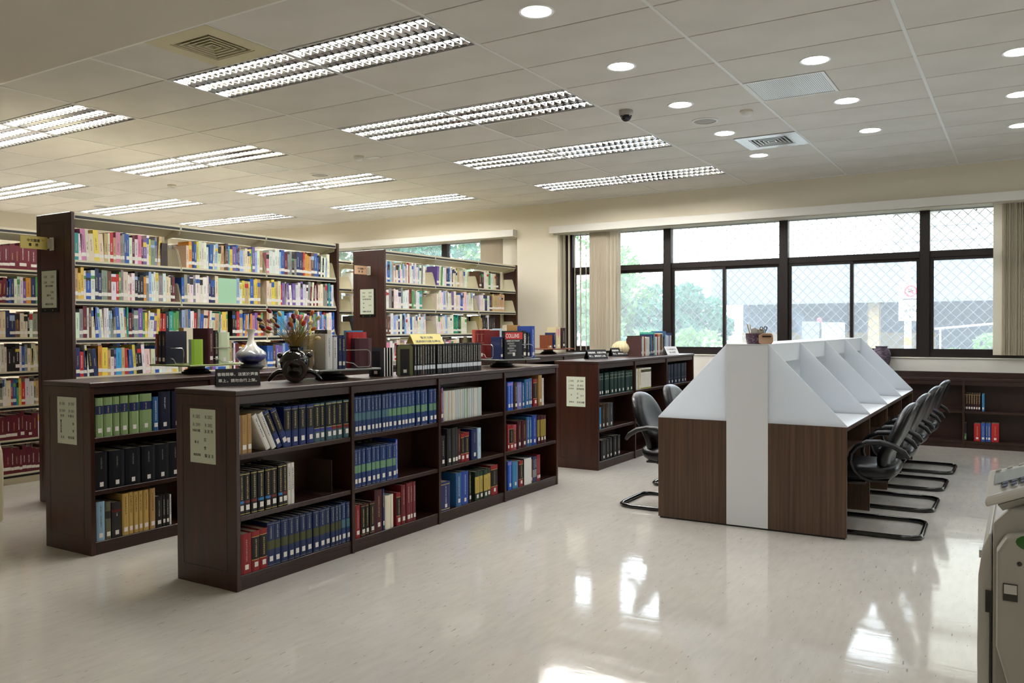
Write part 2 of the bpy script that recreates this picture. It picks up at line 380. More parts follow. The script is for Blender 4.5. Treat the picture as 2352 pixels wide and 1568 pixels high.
disc = MB().add([(.0885*math.cos(2*PI*k/20), .0885*math.sin(2*PI*k/20), -.002) for k in range(20)], [tuple(range(20))]).mesh('led_disc', M_led)
cn = {-2.465: 'row beside the louvered lights', -1.255: 'middle row above the carrels', -.035: 'row at the right edge', 1.165: 'row beyond the right edge'}
for x, ys in ((-2.465, (4.30, 5.52, 6.73, 7.94, 9.16)), (-1.255, (4.92, 6.12, 7.35, 8.57, 9.78)), (-.035, (4.27, 5.48, 6.68, 7.90, 9.12)), (1.165, (4.92, 6.12, 7.35, 8.57))):
    for i, y in enumerate(ys):
        if x == -1.255 and i in (0, 4): continue
        t = thing('downlight', 'round LED downlight, %s from the soffit, %s' % (ORD[i], cn[x]), 'downlight', (x, y, ZC), 0, 'round recessed LED downlights')
        link('trim_ring', ring, t); link('led_disc', disc, t)
M_vent = mat('yellowed_diffuser', '#cfc7a4', .5); M_vent2 = mat('steel_diffuser', '#d5d8d8', .25, metal=.6)
def diffuser(k, j, label, m, s=1):
    cx = (XK(k)+XK(k+1))/2+.302; cy = (YJ(j)+YJ(j+1))/2
    t = thing('air_diffuser', label, 'air vent', (cx, cy, ZC))
    Bx(cx-.29, cx+.29, cy-.29, cy+.29, ZC+.03, ZC+.035).obj('duct_back', M_inlay, t)
    def fr(a, b, z0, z1, n):
        q = MB()
        for (x0, x1, y0, y1) in ((-a, a, -a, -b), (-a, a, b, a), (-a, -b, -b, b), (b, a, -b, b)): q.box(cx+x0, cx+x1, cy+y0, cy+y1, ZC+z0, ZC+z1)
        return q.obj(n, m, t)
    fr(.3, .19, -.008, .004, 'outer_frame')
    for i in range(5):
        a = .185-.036*i; q = MB(); b = a-.010
        for (x0, x1, y0, y1) in ((-a, a, -a, -b), (-a, a, b, a), (-a, -b, -b, b), (b, a, -b, b)): q.box(cx+x0, cx+x1, cy+y0, cy+y1, ZC-.006, ZC-.003)
        for r in range(4):
            M = Matrix.Translation((cx, cy, ZC)) @ Matrix.Rotation(r*PI/2, 4, 'Z')
            z = MB().add([(-b, -b, -.003), (b, -b, -.003), (b-.006, -b+.006, .022), (-b+.006, -b+.006, .022)], [(0, 1, 2, 3)]); z.xf(M); q.add(z.v, z.f)
        q.obj('vane', m, t)
    return t
diffuser(3, 10, 'yellowed square four-way ceiling air diffuser beside the soffit edge', M_vent)
diffuser(1, 2, 'steel square four-way ceiling air diffuser above the carrels', M_vent2)
M_perf = bpy.data.materials.new('perforated_sheet'); M_perf.use_nodes = True
def perf():
    nt = M_perf.node_tree; b = nt.nodes['Principled BSDF']; b.inputs['Metallic'].default_value = .5; b.inputs['Roughness'].default_value = .4; N = nt.nodes.new; L = nt.links.new
    tc = N('ShaderNodeTexCoord'); mp = N('ShaderNodeMapping'); mp.inputs['Scale'].default_value = (70, 70, 0); v = N('ShaderNodeTexVoronoi'); v.inputs['Scale'].default_value = 1; v.inputs['Randomness'].default_value = 0
    r = N('ShaderNodeValToRGB'); r.color_ramp.elements[0].position = .3; r.color_ramp.elements[1].position = .38; r.color_ramp.elements[0].color = (.06, .06, .06, 1); r.color_ramp.elements[1].color = (.85, .85, .83, 1)
    L(tc.outputs['Object'], mp.inputs[0]); L(mp.outputs[0], v.inputs[0]); L(v.outputs[0], r.inputs[0]); L(r.outputs[0], b.inputs['Base Color'])
perf()
for (k, j), lb in (((2, 5), 'perforated metal ceiling return panel between two louvered lights'), ((0, 5), 'perforated metal ceiling return panel among the downlights'),
                   ((5, 5), 'perforated ceiling return panel over the first tall rack'), ((8, 5), 'perforated ceiling return panel at the far left')):
    cx = (XK(k)+XK(k+1))/2-.302; cy = (YJ(j)+YJ(j+1))/2; t = thing('perforated_panel', lb, 'ceiling vent', (cx, cy, ZC))
    Bx(cx-.28, cx+.28, cy-.28, cy+.28, ZC, ZC+.004).obj('perforated_sheet', M_perf, t)
    f = MB()
    for q in ((-.301, .301, -.298, -.28), (-.301, .301, .28, .298), (-.301, -.28, -.28, .28), (.28, .301, -.28, .28)): f.box(cx+q[0], cx+q[1], cy+q[2], cy+q[3], ZC-.003, ZC+.012)
    f.obj('panel_frame', M_tbar, t)
M_spk = mat('speaker_grille', '#a9a6a0', .6)
for x, y, lb in ((-2.467, 7.37, 'round ceiling speaker near the dome camera'), (-7.275, 7.41, 'round ceiling speaker in the middle of the ceiling'), (-11.9, 7.5, 'round ceiling speaker above the left rack')):
    t = thing('ceiling_speaker', lb, 'speaker', (x, y, ZC))
    MB().lathe([(.098, .003), (.118, .003), (.118, -.006), (.1, -.009), (.098, .003)], (x, y, ZC), 28).obj('rim', M_tbar, t, smooth=True)
    MB().lathe([(.0985, .003), (.0985, -.004), (.05, -.008)], (x, y, ZC), 28).obj('grille', M_spk, t, smooth=True)
t = thing('dome_camera', 'grey dome security camera hanging from the ceiling bar', 'camera', (-2.93, 6.66, ZC))
MB().lathe([(.06, 0), (.062, -.03), (.055, -.045)], (-2.93, 6.66, ZC), 20).obj('collar', M_spk, t, smooth=True)
MB().ell((-2.93, 6.66, ZC-.045), .05, .05, .05, 16, 10).obj('dome', mat('smoked_dome', '#101114', .08), t, smooth=True)
M_ivory = mat('ivory_plastic', '#ddd8c8', .45)
for x, y, lb, n in ((-2.05, 7.22, 'small round motion sensor beside the ceiling speaker', 'motion_sensor'), (-6.15, 6.85, 'round white smoke detector beside the small emergency sign', 'smoke_detector'), (-9.4, 6.9, 'round motion sensor far back on the left ceiling', 'motion_sensor')):
    t = thing(n, lb, 'sensor', (x, y, ZC))
    MB().lathe([(.055, 0), (.055, -.018), (.05, -.022)], (x, y, ZC), 20).obj('base', M_ivory, t, smooth=True)
    MB().lathe([(.046, -.02), (.045, -.035), (.035, -.047), (.012, -.052)], (x, y, ZC), 20).obj('lens', M_tbar, t, smooth=True)
tag(Bx(-6.14, -5.98, 6.94, 7.02, ZC-.006, ZC+.001).obj('indicator_strip', M_tbar), 'small pale rectangular strip on the ceiling by the smoke detector', 'indicator')

# ---------------- books ----------------
COL = {k: S(v) for k, v in dict(w='#eceae4', c='#e6dcc2', g='#8f938f', k='#1b1a1e', n='#22305c', b='#2f5fae', l='#9dbbe0', s='#46a9d8', r='#c42f2c', m='#6b1a2c', o='#e09a3c', y='#e8cf55', t='#2f9c8c',
  e='#4f9a52', E='#b4e0bd', p='#d98aa8', v='#7a5fa8', h='#6b4a38', d='#c9ac7c', G='#dadcd6', z='#0f8f6e', Q='#a9d8b4', H='#33221c').items()}
GOLD = S('#c9b26a'); WHT = S('#e9e9e4'); INK = S('#2a2a2e'); PG = S('#d9d0b8'); PW = S('#e4e2dc')
# style: base, bands [(v0, v1, colour)], title (v0, v1, colour) or None, wording, label height (0 = no label)
ST = {
 'WP': ('#e2e0d8', [], (.35, .9, INK), 'thin white paperback', 0), 'TN': ('#b08a52', [(.0, .22, '#a98458')], (.5, .85, S('#8a6a35')), 'worn tan clothbound book', .18),
 'A': ('#1b2f6b', [(.40, .92, '#14161c'), (.925, .935, '#b9a860')], (.45, .88, GOLD), 'navy and black gold-lettered volume', .22),
 'B': ('#41606c', [(.36, .94, '#121419'), (.945, .96, '#d8c56a'), (.27, .35, '#31378e'), (.352, .362, '#d8c56a')], (.42, .9, GOLD), 'black volume, blue band, teal foot', .2),
 'C2': ('#41606c', [(.36, .94, '#121419'), (.945, .96, '#d8c56a'), (.27, .35, '#7a2320'), (.352, .362, '#d8c56a')], (.42, .9, GOLD), 'black volume, red band, teal foot', .2),
 'K1': ('#121318', [(.27, .33, '#2f7cc0'), (.94, .955, '#d8c56a'), (.02, .035, '#d8c56a')], (.36, .9, GOLD), 'black gold-lined volume with blue band', .18),
 'K2': ('#121318', [(.27, .33, '#742321'), (.94, .955, '#d8c56a'), (.02, .035, '#d8c56a')], (.36, .9, GOLD), 'black gold-lined volume with red band', .18),
 'R': ('#8e1c20', [], (.3, .85, S('#c9a2a0')), 'plain red hardback', .14), 'RK': ('#8f1d22', [(.3, .85, '#141216'), (.285, .297, '#d8c56a'), (.853, .865, '#d8c56a')], (.35, .8, GOLD), 'red and black gold-lined hardback', .16),
 'O': ('#1d2f5e', [(.38, .58, '#4b4f2a'), (.02, .028, '#a8a48a'), (.955, .963, '#a8a48a')], (.62, .92, S('#a9ab9a')), 'navy volume with olive band', .16),
 'T': ('#1f3a6e', [(.38, .58, '#4d7684'), (.02, .028, '#a8a48a'), (.955, .963, '#a8a48a')], (.62, .92, S('#a9b0a8')), 'navy volume with teal band', .16),
 'G': ('#1f3d78', [(.38, .58, '#6f9a78'), (.02, .028, '#a8a48a'), (.955, .963, '#a8a48a')], (.62, .92, S('#a9b0a8')), 'navy volume with green band', .16),
 'MK': ('#3a1016', [(.08, .92, '#17100f'), (.925, .935, '#c9b26a'), (.06, .07, '#c9b26a')], (.3, .85, GOLD), 'dark maroon gold-framed hardback', .15),
 'M': ('#47121d', [], (.35, .85, GOLD), 'thick maroon hardback', .14), 'MR': ('#74202a', [], (.5, .9, S('#c9a2a0')), 'wine-red hardback', .13),
 'NV': ('#1a2a5c', [], (.55, .9, GOLD), 'navy hardback', .16), 'CP': ('#e9e2cc', [], None, 'pale blue book turned fore-edge outward', 0), 'BB': ('#1f55c0', [(.86, .97, '#8a7fd0')], (.2, .84, WHT), 'bright blue white-lettered book', .16),
 'J': ('#cfd0c6', [], None, 'thin pale journal issue', 0), 'KP': ('#131316', [], (.35, .85, S('#b9b4a2')), 'plain black hardback', .15), 'DG': ('#25272a', [], (.4, .8, S('#55585a')), 'tall charcoal clothbound volume', .12),
 'PB': ('#bcd8ea', [], (.4, .85, INK), 'pale blue paperback', 0), 'NG': ('#232a63', [(.04, .06, '#d8c56a'), (.9, .92, '#d8c56a')], (.25, .85, WHT), 'thick navy book with gold lines', .14),
 'BL': ('#2f6396', [], (.3, .9, WHT), 'steel-blue hardback', .14), 'BR2': ('#2348a0', [], (.3, .9, WHT), 'royal blue hardback', .13), 'KG': ('#191c20', [], (.3, .9, GOLD), 'thin black gold-lettered book', .14),
 'GG': ('#22362c', [(.25, .82, '#c2a94e')], (.35, .7, INK), 'dark green book with gold panel', .13), 'HB': ('#3a2a26', [], (.3, .85, WHT), 'dark brown hardback', .14), 'PU': ('#7a78b8', [(.12, .9, '#8f8cc6')], (.4, .8, INK), 'lilac hardback', .14),
 'PR': ('#b04a5a', [(.25, .8, '#7c3a34')], (.3, .8, GOLD), 'rose-red hardback', .14), 'MG': ('#4a1a20', [(.25, .86, '#a08a3c')], (.35, .8, INK), 'maroon book with gold panel', .14), 'SB': ('#3a86b8', [], (.3, .85, S('#1d3c50')), 'sky-blue hardback', .14),
 'WK': ('#e8e8e6', [], None, 'black book turned fore-edge outward', 0), 'NGy': ('#2c3560', [(.2, .5, '#8d9096')], (.55, .9, WHT), 'navy book with grey band', .0),
 'LG': ('#8ba56f', [(.58, .8, '#1c2a5a')], (.6, .78, GOLD), 'light green volume with navy title patch', .14), 'KN': ('#14182c', [], (.55, .85, WHT), 'thick navy-black volume', .13), 'KX': ('#0e1018', [], (.55, .85, S('#8a8a80')), 'black boxed volume', .12),
 'LBL': ('#8fb2ca', [], (.35, .9, INK), 'light blue book', .13), 'OB': ('#6a6650', [(.55, .75, '#2c2a20')], None, 'olive-grey book', .12), 'DK': ('#2a2727', [(.72, .78, '#6a2020')], (.6, .7, WHT), 'thick dark grey book', .12),
 'TT': ('#c9a85c', [], (.5, .92, INK), 'tan black-lettered volume', .13), 'TT2': ('#b8935a', [], (.45, .9, INK), 'brown-tan volume', .13),
 'DGN': ('#14312c', [(.72, .74, '#9aa08a'), (.86, .88, '#9aa08a')], (.75, .85, S('#9aa08a')), 'dark green cloth volume', .12), 'BG': ('#d6c9a0', [], (.5, .9, INK), 'beige paperback', .12), 'WO': ('#e6e4d8', [(.8, .93, '#4b4a2c'), (.0, .06, '#a9a23c')], (.4, .75, S('#9a988a')), 'white and olive paperback', 0),
 'NVV': ('#18233a', [(.3, .31, '#8a8a90')], (.55, .75, S('#9aa0a8')), 'dark slate-blue volume', .12), 'BW': ('#2a2118', [(.0, 1, '#2a2118')], (.4, .8, GOLD), 'dark brown volume', .13), 'GYB': ('#3a3f45', [], (.5, .8, WHT), 'grey-edged dark volume', .13),
 'RG': ('#2c1015', [(.92, .94, '#c9b26a')], (.4, .9, GOLD), 'dark red gold-lettered volume', .2), 'KE': ('#20202c', [(.05, .4, '#5aa05a')], (.5, .9, S('#8a8a90')), 'dark book with green foot', .15), 'RD': ('#b81f26', [], (.3, .85, GOLD), 'bright red hardback', .14), 'BLb': ('#2f5aa8', [], (.3, .85, GOLD), 'blue hardback', .14),
 'V': ('#101114', [(.17, .31, '#dfe6ec')], (.36, .93, S('#c9c4ae')), 'black bound volume with white label strip', 0), 'VT': ('#6b5a4c', [(.17, .31, '#dfe6ec')], (.36, .9, S('#3a2a20')), 'brown bound volume with white label strip', 0), 'V0': ('#101114', [], None, 'thick plain black bound volume', 0),
}
SIDE = {'CP': '#a9d2e0', 'WK': '#121214', 'BW': '#6b4a34', 'GYB': '#a8a49a', 'J': '#cfd0c6'}
def col(c): return S(c) if isinstance(c, str) else c
def gen_book(w, h, d, base, bands=(), title=None, side=None, simple=False, page=PG):
    """local: thickness +x, spine at y=0 facing -y, up +z. returns verts, faces, face colours, title colours, face uvs"""
    lv = {0., 1.}
    for a, b, c in bands: lv |= {a, b}
    if title: lv |= {title[0], title[1]}
    lv = sorted(lv); bu = 0 if simple else min(.005, w*.14)
    xs = [(0, 0), (w, 0)] if simple else [(0, 0), (w*.22, -bu), (w*.78, -bu), (w, 0)]
    n = len(xs); V = []; F = []; FC = []; TC = []; UV = []
    side = side or base
    def face(ix, c, uv=None, tc=(0, 0, 0)):
        F.append(ix); FC.append(c); TC.append(tc); UV.append(uv or [(-5, -5)]*len(ix))
    for z in lv: V += [(x, y, z*h) for x, y in xs]
    mid = 0 if simple else 1
    for i in range(len(lv)-1):
        m = (lv[i]+lv[i+1])/2; c = base
        for a, b, cc in bands:
            if a-1e-6 <= m <= b+1e-6: c = cc
        for k in range(n-1):
            q = (i*n+k, i*n+k+1, (i+1)*n+k+1, (i+1)*n+k)
            if title and k == mid and title[0] <= m <= title[1]:
                ww = w*(1 if simple else .56); cw = max(.004, min(ww, .011)); nc = (title[1]-title[0])*h/cw; e = (ww/cw-1)/2; off = random.randrange(0, 400)
                v0 = (lv[i]-title[0])*h/cw+off; v1 = (lv[i+1]-title[0])*h/cw+off
                face(q, c, [(-e, v0), (1+e, v0), (1+e, v1), (-e, v1)], title[2])
            else: face(q, c)
    t = (len(lv)-1)*n; b = len(V)
    V += [(0, d, 0), (w, d, 0), (0, d, h), (w, d, h)]
    face((0, t, b+2, b), side); face((n-1, b+1, b+3, t+n-1), side); face(tuple(range(n))+(b+1, b), side); face((b, b+2, b+3, b+1), page)
    if simple: face((t, t+1, b+3, b+2), page)
    else:
        cth = min(.003, w*.12); p = len(V); dz = .004
        V += [(cth, cth*.6, h), (w-cth, cth*.6, h), (w-cth, d, h), (cth, d, h), (cth, cth*.6, h-dz), (w-cth, cth*.6, h-dz), (w-cth, d, h-dz), (cth, d, h-dz)]
        face((t, p, p+3, b+2), side); face((p+1, t+n-1, b+3, p+2), side); face(tuple(range(t, t+n))[::-1]+(p, p+1), base)
        face((p+4, p+5, p+6, p+7), page); face((p, p+1, p+5, p+4), page); face((p, p+4, p+7, p+3), side); face((p+1, p+2, p+6, p+5), side)
    return V, F, FC, TC, UV
def book_mesh(name, parts):
    """parts: list of (matrix, gen tuple) -> one mesh"""
    V = []; F = []; C1 = []; C2 = []; U = []
    for M, (v, f, fc, tc, uv) in parts:
        n = len(V); V += [tuple(M @ Vector(p)) for p in v] if M is not None else v; F += [tuple(i+n for i in q) for q in f]
        for q, c, t, u in zip(f, fc, tc, uv):
            for k in range(len(q)): C1 += [c[0], c[1], c[2], 1]; C2 += [t[0], t[1], t[2], 1]; U += u[k]
    me = bpy.data.meshes.new(name); me.from_pydata(V, [], F)
    a = me.color_attributes.new('Col', 'FLOAT_COLOR', 'CORNER'); a.data.foreach_set('color', C1)
    a = me.color_attributes.new('Tcol', 'FLOAT_COLOR', 'CORNER'); a.data.foreach_set('color', C2)
    u = me.uv_layers.new(name='UVMap'); u.data.foreach_set('uv', U)
    me.materials.append(M_book); return me
lab_me = MB().box(-.5, .5, -.0005, .0005, -.5, .5).mesh('spine_label', M_label)
def place_book(st, w, h, d, loc, rz, label, group, name='book', lean=0, base=None, bands=None, title=0):
    B = ST[st]; bc = base or col(B[0])
    g = gen_book(w, h, d, bc, [(a, b, col(c)) for a, b, c in (B[1] if bands is None else bands)], B[2] if title == 0 else title, col(SIDE[st]) if st in SIDE else None, page=PG if st not in ('WK', 'CP') else PW)
    o = link(name, book_mesh(name, [(None, g)]), None, loc); o.rotation_euler = (0, lean, rz)
    tag(o, label, 'journal' if name == 'journal' else 'book', group)
    lh = B[4]
    if lh and w > .012:
        l = link('spine_label', lab_me, o, (w*.5, -min(.005, w*.14)-.0006, h*(.17 if lh > .13 else .14)), 0, (min(w*.62, .024), 1, min(.028, h*.12)))
    return o

# ---------------- low wooden bookcases ----------------
def low_case(label, x0, x1, y0, y1, divs, far=True, name='low_bookcase'):
    t = thing(name, label, 'bookcase', ((x0+x1)/2, (y0+y1)/2, 0)); xm = (x0+x1)/2; TH = .028
    def panel(a, b, face):
        e = Bx(x0, x1, a, b, 0, 1.047).obj('end_panel', M_woodz, t, bev=.003)
        q = MB(); u, v, z0, z1 = x0+.055, x1-.075, .10, .985; s = .004
        f0, f1 = (face-.0008, face+.0005)
        for bx in ((u, v, z0, z0+s), (u, v, z1-s, z1), (u, u+s, z0, z1), (v-s, v, z0, z1)): q.box(bx[0], bx[1], f0, f1, bx[2], bx[3])
        q.obj('inlay', M_inlay, e)
    panel(y0, y0+TH, y0); panel(y1-TH, y1, y1)
    for d in divs: Bx(x0, x1+.004, d, d+.026, 0, 1.045).obj('divider', M_wood, t, bev=.002)
    Bx(x0-.006, x1+.006, y0-.006, y1+.006, 1.047, 1.075).obj('top', M_wood, t, bev=.004)
    Bx(xm-.006, xm+.006, y0+TH, y1-TH, .02, 1.045).obj('back_panel', M_wood, t)
    ed = [y0+TH]+[v for d in divs for v in (d, d+.026)]+[y1-TH]
    for i in range(0, len(ed), 2):
        a, b = ed[i]+.001, ed[i+1]-.001
        Bx(x1-.03, x1-.008, a, b, 1.0, 1.045).obj('top_rail', M_wood, t, bev=.002)
        Bx(x1-.03, x1-.006, a, b, 0, .052).obj('plinth', M_wood, t)
        Bx(x0+.01, x0+.03, a, b, 0, .052).obj('plinth', M_wood, t)
        for z in (.08, .40, .73):
            Bx(xm+.006, x1-.004, a, b, z-.028, z).obj('shelf', M_wood, t, bev=.002); Bx(x0+.004, xm-.006, a, b, z-.028, z).obj('shelf', M_wood, t, bev=.002)
    return t
FBD = [3.878, 4.782, 5.665]
low_case('long dark low bookcase in front, nearest the open floor', -4.055, -3.56, 2.988, 6.575, FBD)
low_case('dark low bookcase behind the front one, green and black volumes inside', -5.41, -4.905, 3.005, 6.575, [3.892, 4.782, 5.672])
low_case('low wooden bookcase beside the carrels with green volumes inside', -4.03, -3.55, 7.385, 10.16, [8.285, 9.215])
low_case('low bookcase before the column, wooden swivel book stand on top', -5.41, -4.905, 7.39, 10.16, [8.29, 9.22])
# bookcase under the window
t = thing('window_bookcase', 'low bookcase running along under the long window', 'bookcase', (-.3, 11, 0))
wx = [-3.49, -2.52, -1.55, -.60, .37, 1.34, 2.31]
Bx(-3.5, 2.34, 10.895, 11.118, .775, .80).obj('top', M_wood, t, bev=.003)
Bx(-3.5, 2.34, 11.098, 11.118, .80, .868).obj('back_board', M_wood, t)
Bx(-3.5, 2.34, 11.1, 11.118, .02, .775).obj('back_panel', M_wood, t)
for x in wx: Bx(x, x+.026, 10.897, 11.1, 0, .775).obj('divider', M_wood, t, bev=.002)
for a, b in zip(wx[:-1], wx[1:]):
    Bx(a+.027, b-.001, 10.905, 10.925, .725, .775).obj('top_rail', M_wood, t); Bx(a+.027, b-.001, 10.91, 10.93, 0, .057).obj('plinth', M_wood, t)
    for z in (.085, .43): Bx(a+.027, b-.001, 10.9, 11.1, z-.028, z).obj('shelf', M_wood, t, bev=.002)

